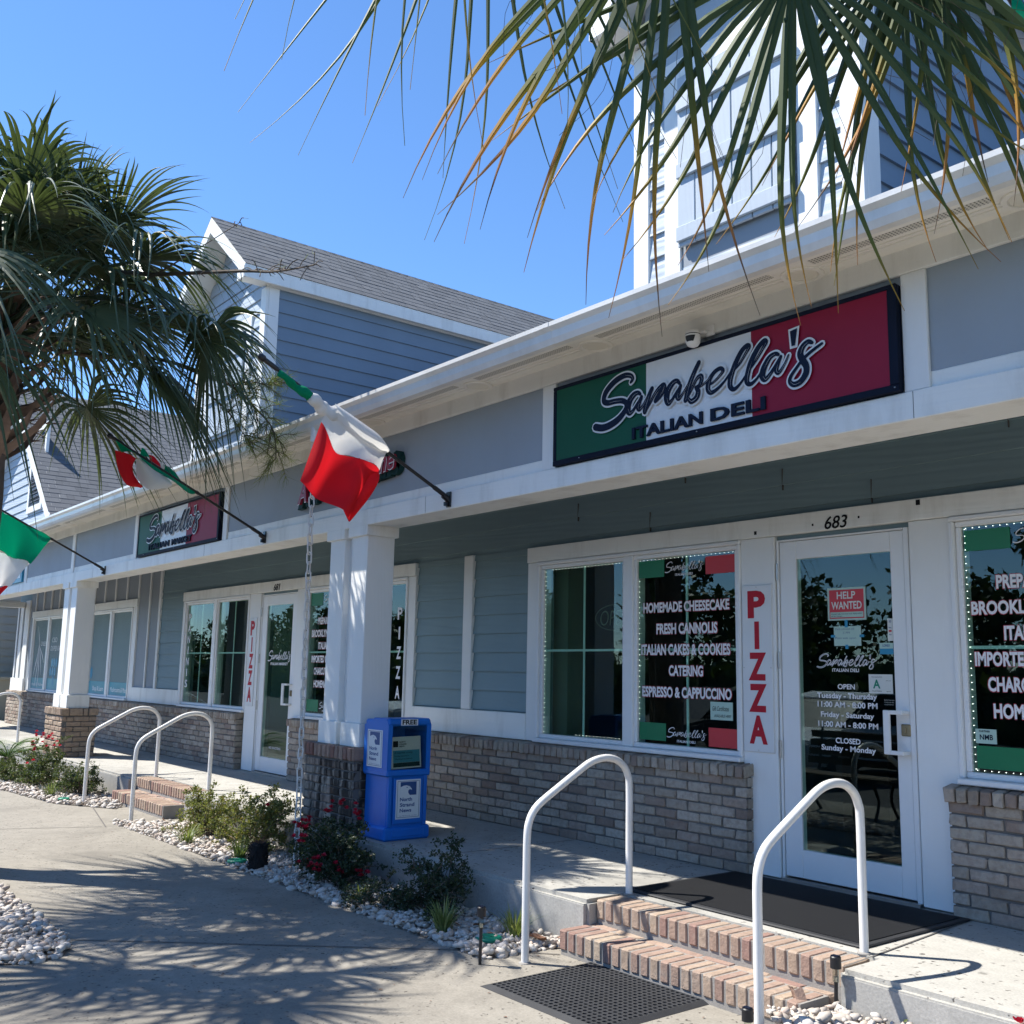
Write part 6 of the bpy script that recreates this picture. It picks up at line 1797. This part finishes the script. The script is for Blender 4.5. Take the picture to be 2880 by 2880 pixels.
for x in (-7.45, -6.45):
    m = MB(); m.tube(curve3([(x, -4.66, PZ), (x, -4.74, PZ+.2), (x, -4.66, PZ+.41), (x, -5.08, PZ+.41), (x, -5.2, PZ+.95)], 5), .018, 6); m.tube(curve3([(x, -5.05, PZ+.4), (x, -4.98, PZ+.2), (x, -5.12, PZ)], 5), .018, 6); m.build('leg', M['black_gloss'], t)
t = thing('house', 'low grey house with ribbed metal roof, mirrored in the deli door', 'building', (-4, -20, PZ))
m = MB(); m.box(-9, 2, -22, -17, -.42, 2.6); m.build('wall', M['panel'], t)
m = MB(); m.add([(-9.6, -16.4, 2.5), (2.6, -16.4, 2.5), (2.6, -19.5, 4.2), (-9.6, -19.5, 4.2), (-9.6, -22.6, 2.5), (2.6, -22.6, 2.5)], [(0, 1, 2, 3), (3, 2, 5, 4), (0, 3, 4), (1, 5, 2)])
for i in range(40): m.box(-9.6+i*.305, -9.57+i*.305, -19.5, -19.48, 4.18, 4.24)
m.build('roof', M['skin_metal'], t)
for x in (-7.5, -4.2, -.8):
    m = MB(); m.cbox(x, x+1.2, -17.02, -16.97, .7, 1.9, .02); f = m.build('window', M['white'], t); m = MB(); m.box(x+.08, x+1.12, -16.972, -16.965, .78, 1.82); m.build('pane', M['black_gloss'], f)
for o_ in list(C.objects):
    if o_.type == 'MESH' and o_.data.materials and o_.data.materials[0] is None: print('no material', o_.name)

rg = random.Random(55); m = MB()
for poly, n in ((BED_A, 260), (BED_C, 60), (BED_D, 40), (BED_B, 90)):
    xs = [p[0] for p in poly]; ys = [p[1] for p in poly]
    for i in range(n):
        x, y = rg.uniform(min(xs), max(xs)), rg.uniform(min(ys), max(ys))
        if not inside((x, y), poly): continue
        z = PZ+(.085 if poly is BED_D else 0)+rg.uniform(.035, .052); a = rg.uniform(0, 2*pi); l = rg.uniform(.008, .026); b = l*rg.uniform(.3, .5); u = Vector((cos(a), sin(a), rg.gauss(0, .3))); v = Vector((-sin(a), cos(a), rg.gauss(0, .3)))
        p = Vector((x, y, z)); m.add([p-u*l, p-v*b, p+u*l, p+v*b], [(0, 1, 2, 3)])
for i in range(110):
    p = Vector((rg.uniform(-10, -2.5), rg.uniform(-3.6, -1.7), PZ+.004)); a = rg.uniform(0, 2*pi); l = rg.uniform(.004, .014)
    m.add([p+Vector((cos(a)*l, sin(a)*l, 0)), p+Vector((-sin(a)*l*.5, cos(a)*l*.5, .002)), p-Vector((cos(a)*l, sin(a)*l, 0)), p+Vector((sin(a)*l*.5, -cos(a)*l*.5, .001))], [(0, 1, 2, 3)])
o = m.build('leaf_litter', M['dry']); tag(o, kind='stuff')
